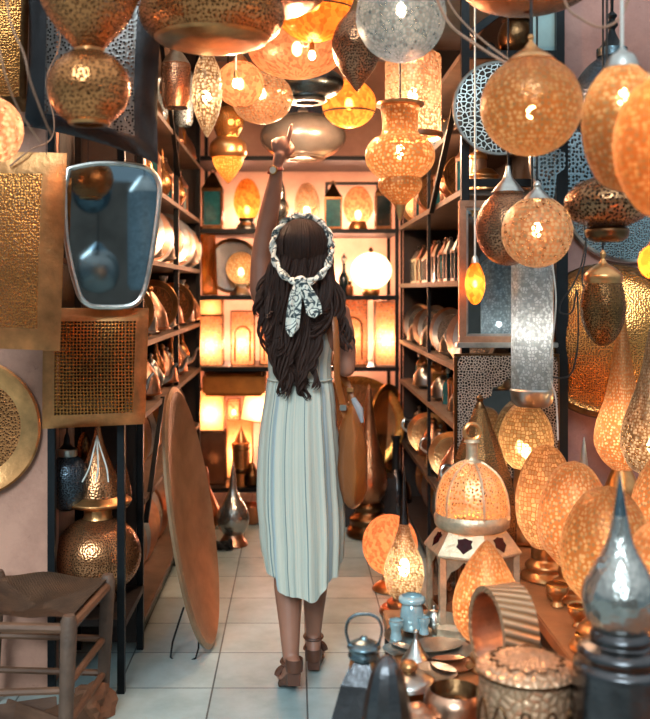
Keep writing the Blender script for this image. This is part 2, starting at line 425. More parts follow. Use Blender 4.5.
rev('hanging_lantern', 'amber glass dome lantern with dark wire scallops at top centre', 'lantern', 315, 3.45, [
    ('cap', c_, sp((4,-42),(9,-36),(12,-30))),
    ('shade', 'l_orange', ell(4, 42, 37, 16, 170, 16)),
    ('wire', 'black', [(41.6,12),(42.4,13),(41.6,14)])], bulb=(3, 3.0, '#FFA040', 5), cord=CB, seg=48)
rev('hanging_lantern', 'pointed copper teardrop lantern beside the white globe', 'lantern', 357, 3.12, [
    ('cap', 'bronze', sp((3,-2),(5,4),(8,10),(11,14))),
    ('shade', 'p_copper', sp((10,13),(19,24),(25,40),(24,54),(17,70),(8,82),(3,89),(0,92)))], cord=CB)
rev('hanging_lantern', 'white pierced globe lantern at the top, right of centre', 'lantern', 401, 2.9, [
    ('cap', 'silver_smooth', sp((4,-44),(10,-38),(14,-31))),
    ('globe', 'l_white', ell(15, 45, 47, 14, 178))], bulb=(10, 4.6, '#E8F6FF', 5), cord=CB, seg=48)
rev('hanging_lantern', 'dark polished steel oval lantern above the pointing hand', 'lantern', 307, 4.6, [
    ('cap', 'silver_smooth', sp((3,58),(6,62),(9,68),(14,70))),
    ('shade', 'pewter', ell(84, 37, 17, 10, 150)),
    ('lower_rim', 'silver_smooth', [(18,99),(20,101),(18,103),(12,103)])], cord=3.1)
rev('hanging_lantern', 'big polished silver oval lantern right behind the pointing finger', 'lantern', 303, 5.6, [
    ('finial', 'silver_smooth', sp((0,103),(2.5,105),(1.5,107.5),(4,109),(5,111.5),(2.5,113),(6,116),(8,118))),
    ('shade', 'silver_soft', ell(137, 43, 24, 10, 150, 18)),
    ('bottom_ring', 'bronze', [(20,158),(22,158.6),(20,160),(14,160)])], cord=3.1, seg=56)
rev('hanging_lantern', 'amber mosaic globe lantern with wire rhombs, under the teardrop lantern', 'lantern', 349, 5.0, [
    ('cap', c_, sp((3,72),(6,76),(10,82))),
    ('globe', 'l_orange', ell(104, 27, 24, 18, 176)),
    ('wire', 'black', [(26.5,112),(27,113),(26.5,114)])], bulb=(104, 2.6, '#FFA040', 4), cord=3.1)
rev('hanging_lantern', 'tiered amber lantern with drum neck, ball body and pointed tip', 'lantern', 400, 3.3, [
    ('neck', 'l_amber', sp((10,100),(18,103),(22,104),(20,107),(18,118),(18,130),(20,136))),
    ('rim', 'brass_smooth', [(20,102),(24,103.5),(24,106),(20,107)]),
    ('body', 'l_amber_big', sp((20,136),(28,140),(34,150),(34,162),(28,172),(20,178))),
    ('lower_bowl', 'l_amber', sp((20,178),(22,184),(20,191),(12,199),(6,205))),
    ('tip', 'brass_smooth', sp((6,205),(4,212),(1.5,219),(0,222)))], bulb=(152, 2.8, '#FFA850', 5), cord=CB)
rev('hanging_lantern', 'pale lit cylinder lantern behind the tiered amber lantern', 'lantern', 413, 4.1, [
    ('cap', 'rose', sp((5,42),(16,48),(26,56))),
    ('tube', 'l_pale', [(27,56),(28,58),(28,132),(27,135)]),
    ('rim', 'rose', [(28,133),(30,134),(30,138),(27,139)])], bulb=(95, 3.0, '#FFC8A0', 5), cord=3.1)
rev('hanging_lantern', 'slim lit spindle lantern with pointed end, upper left of centre', 'lantern', 207, 3.1, [
    ('cap', 'bronze', sp((2,44),(4,48),(3,51),(6,54),(8,57))),
    ('shade', 'l_silver', sp((7,56),(12,68),(15,84),(15,98),(12,114),(7,126),(3,134),(0,138)))], bulb=(97, 1.5, '#FFE6C0', 4.5), cord=CB)
rev('hanging_lantern', 'copper toned oval lantern with small bright bulb, left of centre', 'lantern', 240, 3.95, [
    ('cap', c_, sp((3,55),(6,58),(9,63))),
    ('shade', 'l_pink', ell(84, 24, 23, 16, 172))], bulb=(84, 1.6, '#FFB888', 4), cord=3.1)
rev('hanging_lantern', 'peach glowing bowl lantern over the raised hand', 'lantern', 262, 4.25, [
    ('cap', c_, sp((3,66),(7,70),(10,76))),
    ('shade', 'l_pale', ell(98, 31, 26, 16, 176))], bulb=(94, 2.4, '#FFBE90', 4), cord=3.1)
rev('hanging_lantern', 'acorn shaped brass lantern hanging at the left back corner', 'lantern', 228, 5.2, [
    ('cap', 'bronze', sp((4,98),(7,102),(10,108))),
    ('upper_bell', 'p_gold', sp((10,108),(15,114),(16,124),(12,134),(11,138))),
    ('ring', 'brass_smooth', sp((12,138),(18,144),(19,152),(18,156),(16,158))),
    ('lower_cone', 'l_amber', sp((16,158),(14,165),(8,175),(2,182),(0,184)))], bulb=(160, .7, '#FFA850', 0), cord=3.1, seg=28)
rev('hanging_lantern', 'copper drum lantern behind the slim spindle lantern', 'lantern', 176, 4.2, [
    ('cap', 'silver_smooth', sp((4,50),(9,56),(14,64))), ('tube', 'p_copper', [(14,64),(15,66),(14,100),(12,108)])], cord=3.1, seg=24)
rev('hanging_lantern', 'tall pierced silver lantern at the upper left aisle', 'lantern', 184, 5.0, [
    ('cap', 'silver_smooth', sp((3,60),(6,68),(9,76))), ('tube', 'p_silver', [(9,76),(10,78),(9,122),(7,126)])], cord=3.1, seg=24)
rev('hanging_lantern', 'big amber pierced globe lantern at the upper right', 'lantern', 531, 2.3, [
    ('finial', 'brass_smooth', sp((1,34),(3,37),(2,41),(4,44),(7,48))),
    ('cap', 'brass_smooth', sp((7,48),(14,53),(20,57),(24,61))),
    ('globe', 'l_amber', ell(106, 50, 50, 26, 178, 20))], bulb=(112, 2.3, '#FFA24A', 5), cord=CB, seg=48)
rev('hanging_lantern', 'tall amber glass lantern with silver cap near right edge', 'lantern', 622, 2.05, [
    ('cap', 'silver_smooth', sp((2,48),(6,52),(12,56),(15,62),(17,68))),
    ('globe', 'l_amber', sp((16,67),(26,78),(35,96),(39,118),(37,146),(28,172),(16,186),(0,192)))], bulb=(96, 1.9, '#FFA24A', 6), cord=CB, cordm='wire_white', seg=48)
rev('hanging_lantern', 'amber glass lantern cut off by the right edge, lower than its neighbour', 'lantern', 664, 1.85, [
    ('cap', 'silver_smooth', sp((2,60),(8,66),(14,72),(18,80))),
    ('globe', 'l_amber', sp((17,79),(32,92),(43,112),(49,138),(46,170),(32,200),(18,214),(0,220)))], bulb=(120, 1.9, '#FFA24A', 5), cord=CB, seg=48)
rev('hanging_lantern', 'wide brass lantern cut by the top edge at upper right', 'lantern', 528, 2.6, [
    ('cap', c_, sp((4,-58),(10,-52),(16,-46))),
    ('shade', 'brass', ell(-16, 66, 28, 14, 176))], cord=CB, seg=48)
rev('hanging_lantern', 'lit copper rosette ball lantern with gleaming centre below the amber globe', 'lantern', 537, 2.9, [
    ('cap', 'silver_smooth', sp((2,181),(4,185),(3,188),(7,192),(11,196),(14,200))),
    ('globe', 'l_pale', [(13,199)]+ell(232, 35, 36, 26, 176))], bulb=(230, 1.9, '#FFC490', 5), cord=CB, cordm='iron')
rev('hanging_lantern', 'darker pierced copper ball lantern just left of the lit rosette ball', 'lantern', 508, 3.25, [
    ('cap', 'silver_smooth', sp((2,166),(3,172),(5,178),(10,184),(16,192))),
    ('globe', 'p_copper', [(15,191)]+ell(228, 32, 38, 26, 176))], cord=CB, cordm='iron')
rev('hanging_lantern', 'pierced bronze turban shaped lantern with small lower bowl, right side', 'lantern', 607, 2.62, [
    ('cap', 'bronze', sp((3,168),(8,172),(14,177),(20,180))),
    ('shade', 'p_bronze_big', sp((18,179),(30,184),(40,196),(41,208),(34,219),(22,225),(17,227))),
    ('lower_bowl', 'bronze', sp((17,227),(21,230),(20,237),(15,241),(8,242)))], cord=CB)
rev('hanging_lantern', 'black bell shaped lantern on a chain before the mauve wall', 'lantern', 612, 3.4, [
    ('finial', 'iron', sp((2,12),(5,16),(3,20),(6,25),(3,30),(5,36),(8,42),(13,48))),
    ('collar', 'pewter', [(13,48),(15,49),(15,57),(13,58)]),
    ('bell', 'p_dark', sp((14,58),(26,68),(36,84),(39,104),(36,124),(26,134),(16,138)))], cord=CB, links=True, cordm='iron')
rev('hanging_lantern', 'dark bronze egg lantern hanging before the round gold dish', 'lantern', 603, 3.12, [
    ('finial', 'brass_smooth', sp((1,250),(3,254),(2,259),(5,264))),
    ('cap', 'brass_smooth', sp((4,263),(12,268),(18,274),(19,279),(18,283))),
    ('egg', 'p_bronze', sp((18,283),(21,296),(22,310),(19,326),(12,339),(5,345),(0,346)))], cord=CB, cordm='iron')
rev('hanging_lantern', 'small amber egg lantern added before the silver framed mirror as its reflection', 'lantern', 475, 3.5, [  # a reflection in the mirror, modelled as a lantern in front of it
    ('cap', 'silver_smooth', sp((1,255),(3,258),(4,263))),
    ('egg', 'l_orange', sp((4,263),(8,272),(10,284),(8,296),(4,303),(0,305)))], bulb=(284, .6, '#FFA850', 2.5), cord=CB, cordm='wire_white', seg=24)
rev('hanging_lantern', 'tall engraved silver cylinder lantern in front of the mirrors', 'lantern', 532, 3.45, [
    ('top_cap', 'silver_smooth', sp((4,246),(12,252),(20,258))),
    ('tube', 'l_tube', [(20,258),(20.5,262),(20.5,386),(20,390)]),
    ('bottom_rim', 'silver_smooth', [(20,388),(22,390),(20,402),(16,406),(15,403)])], bulb=(330, .22, '#FFF0E0', 0), cord=CB, cordm='iron')
rev('hanging_lantern', 'small amber lantern peeking in at the right edge, mid height', 'lantern', 656, 2.3, [
    ('cap', c_, sp((2,236),(5,240),(8,245))), ('globe', 'l_orange', ell(262, 17, 18, 26, 176))], bulb=(262, .5, '#FFA850', 3), cord=CB, seg=24)
rev('hanging_lantern', 'dark steel egg lantern with silver collar inside the left bay', 'lantern', 67, 3.56, [
    ('finial', 'iron', sp((1,432),(3,438),(4,444),(8,448))),
    ('collar', 'silver_smooth', [(9,448),(10.5,449),(10.5,455),(10,456)]),
    ('egg', 'p_dark', sp((10,456),(18,464),(21.5,480),(18,498),(10,508),(0,511)))], cord=1.0, cordm='iron')
# reflected in the left mirror: lanterns hanging over the street beside the viewer
rev('hanging_lantern', 'blue grey ball lantern over the street, seen only in the left mirror', 'lantern', 88, 6.2, [
    ('cap', 'pewter', sp((3,163),(6,168),(9,173))), ('globe', 'pewter', ell(195, 22, 24, 20, 176))], cord=2.75, seg=24)
LM1 = [o_ for o_ in COL.objects if o_.get('label', '').startswith('blue grey ball lantern over')][0]
rev('hanging_lantern', 'speckled silver lantern over the street, reflected low in the left mirror', 'lantern', 92, 6.0, [
    ('cap', 'pewter', sp((3,242),(8,248),(12,252))), ('globe', 'hammer_blue' if 'hammer_blue' in M else 'silver', sp((12,252),(22,262),(25,278),(18,296),(0,303)))], cord=2.75, seg=24)
LM2 = [o_ for o_ in COL.objects if o_.get('label', '').startswith('speckled silver lantern over')][0]
YM = 3.26
for k, (x_, y_, z_) in enumerate(((-1.15,1.1,2.0),(1.2,.95,1.95),(-.95,-.8,2.15),(1.0,-.9,2.15))):  # added lanterns beside and behind the viewer, for warm light and reflections
    q = rev('hanging_lantern', 'added amber ball lantern over the street, lighting the display from behind the viewer', 'lantern', 295, 2.5, [
        ('cap', c_, sp((3,238),(8,244),(12,252))), ('globe', 'l_amber', ell(290, 38, 40, 20, 178))], bulb=(290, 6, '#FFC48C', 5), cord=None, seg=28, group='added lanterns over the street')
    q.location = (x_, y_, z_); part('cord', ntube([(0,0,.24),(0,0,.5),(0,0,2.75-z_)], .004, 6), M['black'], q)
LM1.location = (.12, -.6, 2.02); LM2.location = (.17, -.62, 1.42)
q = rev('hanging_lantern', 'pale silver tube lantern over the street, reflected at the right of the left mirror', 'lantern', 300, 7.1, [
    ('cap', 'silver_smooth', sp((4,180),(12,190),(16,196))), ('tube', 'l_tube', [(16,196),(17,200),(17,290),(14,296)])], cord=None, seg=24)
q.location = (.52, -.6, 1.45); part('cord', ntube([(0,0,.8),(0,0,1.28)], .004, 6), M['black'], q)

# ------------------------------------------------------------ cords and wires
def wire(name, label, pts, r, m, group=None):
    return solo(name, ntube([W(*p) for p in spl([(a, b, c) for a, b, c in pts], 6)], r, 6), M[m], label, 'cord', group)
wire('rope_cord', 'pale drooping cord strung across the top right corner', [(556,-40,2.2),(566,4,2.2),(580,18,2.2),(600,27,2.2),(618,20,2.2),(630,-5,2.2),(636,-40,2.2)], .003, 'cord_pale')
wire('rope_cord', 'upper thin rope slanting down to the big amber globe', [(438,-30,2.5),(452,8,2.45),(480,38,2.4),(512,62,2.34)], .0026, 'cord_pale')
wire('rope_cord', 'lower thicker rope slanting down to the big amber globe', [(430,-20,2.5),(448,22,2.45),(478,46,2.4),(514,68,2.34)], .004, 'cord_pale')
wire('electric_cord', 'black looped cord hanging left of the dark bronze egg lantern', [(588,225,3.42),(582,262,3.42),(573,285,3.42),(562,300,3.42),(560,312,3.42),(572,312,3.42),(577,290,3.42),(578,340,3.42),(572,372,3.42),(560,378,3.42),(550,376,3.42)], .003, 'black')
wire('electric_cord', 'second black cord beside the bronze turban lantern', [(584,222,3.3),(586,250,3.3),(582,280,3.3),(590,300,3.3)], .003, 'black')
wire('electric_cord', 'white cord curling beside the engraved silver cylinder', [(552,262,3.4),(556,300,3.4),(552,345,3.4),(549,372,3.4),(556,400,3.4),(558,440,3.4)], .003, 'wire_white')
wire('electric_cord', 'long pale wire crossing the upper left corner', [(4,-30,2.2),(10,20,2.2),(24,54,2.2),(30,80,2.2),(44,118,2.25),(52,136,2.3)], .002, 'cord_pale')
wire('electric_cord', 'second pale wire at the far left top, running lower', [(-6,20,2.2),(4,70,2.2),(18,108,2.25),(40,142,2.3)], .002, 'cord_pale')
wire('electric_cord', 'grey curved wire draped over the top of the gold tray', [(10,166,2.9),(30,150,2.9),(50,140,3.0),(54,120,3.0),(46,80,3.0),(60,40,3.0),(58,-30,3.0)], .0025, 'cord_pale')
for k, (dx, lab) in enumerate(((-13, 'left strand of the white cords draped over the big brass lantern'), (2, 'middle strand of the white cords draped over the big brass lantern'), (16, 'right strand of the white cords draped over the big brass lantern'))):
    wire('electric_cord', lab, [(97,436,3.46),(97+dx*.25,450,3.42),(97+dx*.6,468,3.4),(97+dx*.9-3,482,3.4)], .0028, 'wire_white', 'white cords over the brass lantern')
# black bird-like bundle on the floor
bm = bmesh.new()
for k in range(7):
    a = k*.9; tube(bm, spl([(.03*math.cos(a), .02*math.sin(a), .008), (.05*math.cos(a+.6), .04*math.sin(a+.6), .025+.006*k), (.06*math.cos(a+1.6), .03*math.sin(a+1.3), .012), (-.03*math.cos(a), .03, .01)], 5), .009, 6)
q = solo('coiled_cable', bm, M['black'], 'black coiled cable lying on the floor near the brass ewer', 'cable'); q.location = W(222, 551, 5.3); q.location.z = .001

# ============================================================ flat trays, dishes, mirrors
def dish(name, label, cat, cx, cy, r, Y, prof, mats, yaw=0, pitch=0, names=('rim', 'centre'), group=None, ysc=1):
    """prof: [[(r fraction, height fraction)...] outer first], turned about the viewing axis"""
    root = thing(name, label, cat, W(cx, cy, Y), (R(90+pitch), 0, R(yaw)), group)
    rr = r*S(Y)
    for nm, m, pr in zip(names, mats, prof):
        bm = nl([(a*rr, b*rr) for a, b in pr], 56)
        bmesh.ops.scale(bm, vec=(1, ysc, 1), verts=bm.verts); uv_planar(bm, 0, 1)
        part(nm, bm, M[m], root)
    return root
dish('round_tray', 'large round plain gold dish on the left wall, cut by the edge', 'tray', -30, 428, 70, 3.39,
     [[(1,0),(1,.03),(.97,.05),(.9,.0),(.7,-.06)], [(.7,-.06),(.4,-.08),(.2,-.08),(0,-.08)]], ('brass_smooth', 'p_brass'), yaw=4)
dish('pierced_disc', 'round silver disc pierced with a leaf pattern behind the amber globe', 'disc', 500, 108, 47, 3.8,
     [[(1,-.03),(1.02,0),(1,.03),(.95,.03)], [(.95,.02),(.6,.05),(.3,.06),(0,.06)]], ('silver_smooth', 'leaf_disc'))
dish('pierced_disc', 'pierced silver dish half hidden between the globe and bronze lantern', 'disc', 572, 162, 46, 3.78,
     [[(1,-.03),(1.02,0),(1,.04),(.94,.05)], [(.94,.05),(.6,.12),(.3,.17),(0,.18)]], ('silver_smooth', 'p_silver_obj'), yaw=12)
dish('pierced_disc', 'wide pierced silver dish hanging behind the bronze turban lantern', 'disc', 628, 196, 66, 3.84,
     [[(1,-.03),(1.02,0),(1,.04),(.96,.05)], [(.96,.05),(.6,.1),(.3,.12),(0,.12)]], ('silver_smooth', 'p_silver_fine'))
dish('pierced_dish', 'large round gold pierced dish leaning on the right wall', 'dish', 607, 341, 78, 3.74,
     [[(1,.0),(1.02,.03),(1,.06),(.93,.06)], [(.93,.06),(.85,.04),(.68,.1),(.4,.2),(0,.26)]], ('bronze', 'p_gold'), yaw=-18, ysc=.98)
dish('round_tray', 'dark round tray standing behind the big silver oval lantern', 'tray', 305, 126, 40, 6.3,
     [[(1,0),(1.0,.05),(.94,.05),(.9,0)], [(.9,0),(.5,-.03),(0,-.03)]], ('iron', 'steel_plain'), ysc=.86)

def qpanel(name, label, cat, corners, inset, mats, thick=.012, bulge=.02, conc=0, names=('border', 'centre'), n=12, group=None, hang=True):
    """bowed rectangular sheet metal tray; corners TL,TR,BR,BL as (px,py,Y)"""
    c = [W(*p) for p in corners]; base = (c[2]+c[3])/2
    root = thing(name, label, cat, base, (0,0,0), group)
    nrm = (c[1]-c[0]).cross(c[3]-c[0]).normalized()
    if nrm.y > 0: nrm = -nrm
    def P(u, v):
        # concave edges
        uu = .5+(u-.5)*(1-conc*4*v*(1-v)); vv = .5+(v-.5)*(1-conc*4*u*(1-u))
        p = (c[0]*(1-uu)+c[1]*uu)*(1-vv)+(c[3]*(1-uu)+c[2]*uu)*vv
        return p-base+nrm*bulge*(16*u*(1-u)*v*(1-v))**.6
    def grid(us, vs, hole=None):
        bm = bmesh.new(); g = [[bm.verts.new(P(u, v)) for u in us] for v in vs]
        for j in range(len(vs)-1):
            for i in range(len(us)-1):
                um, vm = (us[i]+us[i+1])/2, (vs[j]+vs[j+1])/2
                inside = inset[0] < um < 1-inset[0] and inset[1] < vm < 1-inset[1]
                if hole is None or inside == (not hole): bm.faces.new((g[j][i], g[j+1][i], g[j+1][i+1], g[j][i+1]))
        for v in [v for v in bm.verts if not v.link_faces]: bm.verts.remove(v)
        r = bmesh.ops.solidify(bm, geom=bm.faces[:], thickness=thick if hole is not False else .002); uv_planar(bm)
        return bm
    us = [0, inset[0]*.2, inset[0]*.8]+[inset[0]+(1-2*inset[0])*i/n for i in range(n+1)]+[1-inset[0]*.8, 1-inset[0]*.2, 1]
    vs = [0, inset[1]*.2, inset[1]*.8]+[inset[1]+(1-2*inset[1])*i/n for i in range(n+1)]+[1-inset[1]*.8, 1-inset[1]*.2, 1]
    b = grid(us, vs, True)
    if hang:
        for u in (.15, .85):
            p = P(u, .02); part('hanging_wire', ntube([p, p+Vector((0, 0, 2.7-base.z-p.z))], .0012, 5), M['iron'], root)
    part(names[0], b, M[mats[0]], root); part(names[1], grid(us, vs, False), M[mats[1]], root)
    return root
qpanel('rectangular_tray', 'dark silver bowed rectangular pierced tray hanging behind the brass ball lantern', 'tray',
       [(27,-30,3.25),(166,-30,3.2),(158,164,3.2),(24,126,3.25)], (.16,.1), ('steel_plain', 'steel_dark'), conc=.05, bulge=.05)
qpanel('rectangular_tray', 'dark gold pierced tray at the far upper left corner', 'tray',
       [(-40,-30,3.3),(30,-30,3.3),(26,112,3.3),(-40,108,3.3)], (.1,.1), ('bronze', 'p_gold'), bulge=.02)
qpanel('rectangular_tray', 'big gold tray with plain brass border at the left edge', 'tray',
       [(-66,150,2.95),(67,153,2.9),(60,351,2.9),(-70,346,2.95)], (.17,.11), ('brass_smooth', 'p_gold'), bulge=.02)
qpanel('rectangular_tray', 'square gold grid pierced tray hanging below the mirror', 'tray',
       [(43,308,3.3),(149,308,3.34),(145,424,3.34),(42,429,3.3)], (.12,.11), ('brass_smooth', 'p_gold_hex'), bulge=.03)

def mirror(name, label, outline, Y, fr, frame_m, glass_m, group=None):
    pts = [W(a, b, Y) for a, b in outline]; base = Vector((sum(p.x for p in pts)/len(pts), Y, min(p.z for p in pts)))
    root = thing(name, label, 'mirror', base)
    lp = [p-base for p in pts]
    part('frame', ntube(lp, fr, 8, closed=True), M[frame_m], root)
    bm = bmesh.new(); c = sum(lp, Vector())/len(lp)
    for dy in (-.003, .003):
        vs = [bm.verts.new(p+Vector((0,dy,0))) for p in lp]; cv = bm.verts.new(c+Vector((0,dy,0)))
        for k in range(len(vs)): bm.faces.new((vs[k], vs[(k+1) % len(vs)], cv) if dy < 0 else (vs[(k+1) % len(vs)], vs[k], cv))
    bm.normal_update()
    if bm.faces[:][0].normal.y > 0:
        for f in bm.faces: f.normal_flip()
    for dx in (-.09, .09): part('hanging_wire', ntube([(dx, 0, max(p.z for p in lp)-.01), (dx, 0, 2.7-base.z)], .0015, 5), M['iron'], root)
    part('glass', bm, glass_m, root, smooth=False)
    return root
g = N('mirror_glass'); b_ = g.n('ShaderNodeBsdfPrincipled', i_Metallic=1, i_Roughness=.03); b_.inputs['Base Color'].default_value = lin('#8FA0AA'); MIR = g.done(b_.outputs[0])
ol = spl([(70,170,0),(100,164,0),(140,166,0),(157,178,0),(158,205,0),(150,262,0),(143,292,0),(132,305,0),(106,307,0),(88,304,0),(78,288,0),(68,240,0),(66,190,0)], 5)
ol = [(v.x, v.y) for v in ol]
mirror('wall_mirror', 'silver framed mirror with rounded tapering shape above the square gold tray', ol, YM, .010, 'silver_smooth', MIR).rotation_euler.z = R(12)
# dark post behind mirror
def frame_rect(root, name, x0, x1, z0, z1, y, w, d, m, c=(0,0,0)):
    bm = bmesh.new()
    box(bm, x0, x1, y-d, y, z1-w, z1, .003); box(bm, x0, x1, y-d, y, z0, z0+w, .003)
    box(bm, x0, x0+w, y-d, y, z0+w, z1-w, .003); box(bm, x1-w, x1, y-d, y, z0+w, z1-w, .003)
    return part(name, bm, m, root, smooth=False)
s = S(3.74)
rt = thing('wall_mirror', 'rectangular mirror in an embossed silver frame on the right rack', 'mirror', W(505, 347, 3.74))
frame_rect(rt, 'frame', -47*s, 47*s, 4*s, 146*s, 0, 7*s, .03, M['rose'])
frame_rect(rt, 'inner_frame', -40*s, 40*s, 11*s, 139*s, .0, 2.4*s, .02, M['silver_smooth'])
part('glass', nbox(-39*s, 39*s, -.008, -.002, 12*s, 138*s), MIR, rt, smooth=False)
part('ledge', nbox(-50*s, 50*s, -.05, 0, 0, 5*s, .003), M['silver_smooth'], rt, smooth=False)
# carved filigree arch mirror
rt = thing('arched_mirror', 'carved filigree arch mirror panel standing below the silver framed mirror', 'mirror', W(508, 478, 3.72))
s = S(3.72)
def archpanel():
    bm = bmesh.new(); hw, h = 50, 122
    inner = spl([(-30,12,0),(-30,50,0),(-29,66,0),(-24,70,0),(-25,78,0),(-17,82,0),(-15,90,0),(-6,93,0),(0,100,0),(6,93,0),(15,90,0),(17,82,0),(25,78,0),(24,70,0),(29,66,0),(30,50,0),(30,12,0)], 3)
    def outp(p):
        x, y = p.x, p.y
        if y < 50: return Vector((-hw if x < 0 else hw, y, 0))
        a = math.atan2(y-50, x); cx_, sy = math.cos(a), math.sin(a)
        t = min(hw/abs(cx_) if abs(cx_) > 1e-4 else 1e9, (h-50)/max(sy, 1e-4)); return Vector((cx_*t, 50+sy*t, 0))
    a = [bm.verts.new((p.x*s, 0, p.y*s)) for p in inner]; b = [bm.verts.new((outp(p).x*s, 0, outp(p).y*s)) for p in inner]
    for i in range(len(a)-1): bm.faces.new((a[i], a[i+1], b[i+1], b[i]))
    box(bm, -hw*s, hw*s, -.001, .001, 0, 12*s)
    bmesh.ops.recalc_face_normals(bm, faces=bm.faces[:])
    bmesh.ops.solidify(bm, geom=bm.faces[:], thickness=.012); return uv_planar(bm)
part('carved_panel', archpanel(), M['filigree'], rt, smooth=False)
part('backing', nbox(-50*s, 50*s, .03, .04, 0, 122*s), M['wood_dark'], rt, smooth=False)
part('glass', nbox(-34*s, 34*s, .018, .024, 8*s, 104*s), MIR, rt, smooth=False)
frame_rect(rt, 'frame', -53*s, 53*s, -2*s, 124*s, .045, 3*s, .03, M['bronze'])
struct('trim_6', nbox(1.03, 1.075, 3.74, 3.8, 0, 2.2), M['iron'])
# ============================================================ bulbs
for k, (cx, yb, Y, lab) in enumerate(((236, 88, 3.62, 'bare glowing bulb hanging before the copper oval lantern'), (312, 60, 3.5, 'bare glowing bulb hanging before the pale copper saucer lantern'))):
    q = rev('hanging_bulb', lab, 'bulb', cx, Y, [('socket', 'brass_smooth', sp((1.2,yb-18),(2.2,yb-16),(2.4,yb-10),(1.8,yb-9)))], cord=CB+.3, cordm='wire_white', seg=14, group=None)
    q.location.z = W(0, yb, Y).z; sc_ = S(Y)
    for ch in q.children: ch.location.z += 9*sc_
    part('bulb', nl([(a*sc_, (9-b)*sc_) for a, b in sp((0,9),(2.5,8),(3.6,5),(3,2),(1.8,0))][::-1], 14), M['bulb'], q)
    light(q, (0, 0, -.03), 16, '#FFD2A8', .02)
# added fill lights without fittings, standing in for spill from hanging and shelf lamps
for (cx, cy, Y, pw_) in ((303, 166, 5.6, 12), (262, 128, 4.75, 10), (413, 142, 4.2, 10), (349, 132, 5.05, 9)):
    q = light(None, W(cx, cy, Y), pw_, '#FFD0A8', .05)
for x_ in (-.42, -.05, .3, .52):
    for zz, pw_ in ((BZ[3]+.12, 2.8), (BZ[2]+.12, 3.2), (BZ[1]+.12, 3.2), (BZ[0]+.2, 3.4)):
        light(None, (x_, 6.72, zz), pw_, '#FFC8AA', .03)
# ============================================================ back display shelf
YB = 6.36
def lampstand(name, label, cat, cx, Y, parts, **k): return rev(name, label, cat, cx, Y, parts, **k)
def zpx(z, Y): return CY+(H-z)*F/Y
def egg(ytop, r, ybot, rb, n=6): # upright egg outline
    h = ybot-ytop
    return sp((0, ytop), (r*.45, ytop+h*.07), (r*.82, ytop+h*.28), (r, ytop+h*.55), (r*.9, ytop+h*.8), (rb, ybot), n=n)
def snap(root, z):
    root.location.z = z; return root
Z1, Z2, Z3, Z4 = BZ[3]-.006, BZ[2]-.006, BZ[1]-.006, BZ[0]-.006
pw = 7
snap(rev('table_lamp', 'amber egg lamp glowing on the back shelf left of the raised arm', 'lamp', 247, YB, [
    ('base', 'silver_smooth', sp((0,212),(8,213),(7,217),(10,221),(10,225),(0,225))),
    ('shade', 'l_orange', egg(173,13.5,213,8))], bulb=(205, pw, '#FFC890', 3), seg=28), Z1)
snap(rev('table_lamp', 'pale pierced egg lamp shining directly above the scarf', 'lamp', 307, YB, [
    ('base', 'silver_smooth', sp((0,214),(6,215),(9,223),(9,225),(0,225))),
    ('shade', 'l_pale', egg(177,12.5,215,7))], bulb=(206, pw*1.2, '#FFD2A4', 3.4), seg=28), Z1)
snap(rev('table_lamp', 'rounded pink egg lamp with bulb at the right of the top display shelf', 'lamp', 358, YB, [
    ('base', c_, sp((0,216),(7,217),(9,225),(0,225))),
    ('shade', 'l_pink', egg(181,15,217,9))], bulb=(210, pw, '#FFC090', 3.2), seg=28), Z1)
snap(rev('incense_burner', 'small silver burner with dome between arm and pale egg lamp', 'burner', 281, YB, [
    ('foot', 'silver', sp((0,218),(4,214),(8,220),(8,225),(0,225))),
    ('body', 'silver', sp((4,214),(8,206),(7,198),(4,194))),
    ('lid', 'silver', sp((5,194),(4,184),(2,178),(0,172)))], seg=20), Z1)
def house(name, label, cat, cx, Y, w, h, z, frame='bronze', pane='glass_dark', roof='bronze', lit=None, rot=0, group=None, d=None):
    """little four sided lantern: floor plate, corner posts, panes, stepped roof and ring"""
    s = S(Y); w2, hh = w*s/2, h*s; d2 = (d*s/2) if d else w2
    p = W(cx, 0, Y); r = thing(name, label, cat, (p.x, Y, z), (0,0,rot), group)
    part('base', nbox(-w2, w2, -d2, d2, 0, hh*.07, .002), M[frame], r, smooth=False)
    for sx in (-1, 1):
        for sy in (-1, 1): part('post', nbox(sx*w2*.93-w2*.09, sx*w2*.93+w2*.09, sy*d2*.9-w2*.09, sy*d2*.9+w2*.09, hh*.07, hh*.62), M[frame], r, smooth=False)
    part('pane', nbox(-w2*.84, w2*.84, -d2*.82, d2*.82, hh*.075, hh*.61), M[pane], r, smooth=False)
    part('roof', lathe(bmesh.new(), [(w2*1.5, hh*.61), (w2*1.5, hh*.66), (w2*1.0, hh*.75), (w2*.55, hh*.86), (w2*.2, hh*.92), (0, hh*.93)], 4, rot0=R(45)), M[roof], r, smooth=False)
    part('ring', ntube([(w2*.25*math.cos(a), 0, hh*.95+w2*.25*math.sin(a)) for a in [k*math.pi/5 for k in range(10)]], w2*.05+.001, 6, closed=True), M[frame], r)
    if lit: light(r, (0, 0, hh*.35), lit[0], lit[1], .02)
    return r
M['glass_dark'] = plain('dark_glass', '#1B2A2E', .08, 0, 20, .5)
M['glass_blue'] = plain('blue_glass', '#2B6A70', .1, 0, 20, .5)
M['glass_red'] = plain('red_glass', '#4A1418', .12, 0, 20, .5)
M['glass_gold'] = plain('gold_glass', '#B5803C', .2, .3, 20, .5)
house('candle_lantern', 'dark bronze house lantern with blue pane on the left of the display shelf', 'lantern', 213, YB-.05, 20, 62, Z1, 'bronze', 'glass_blue')
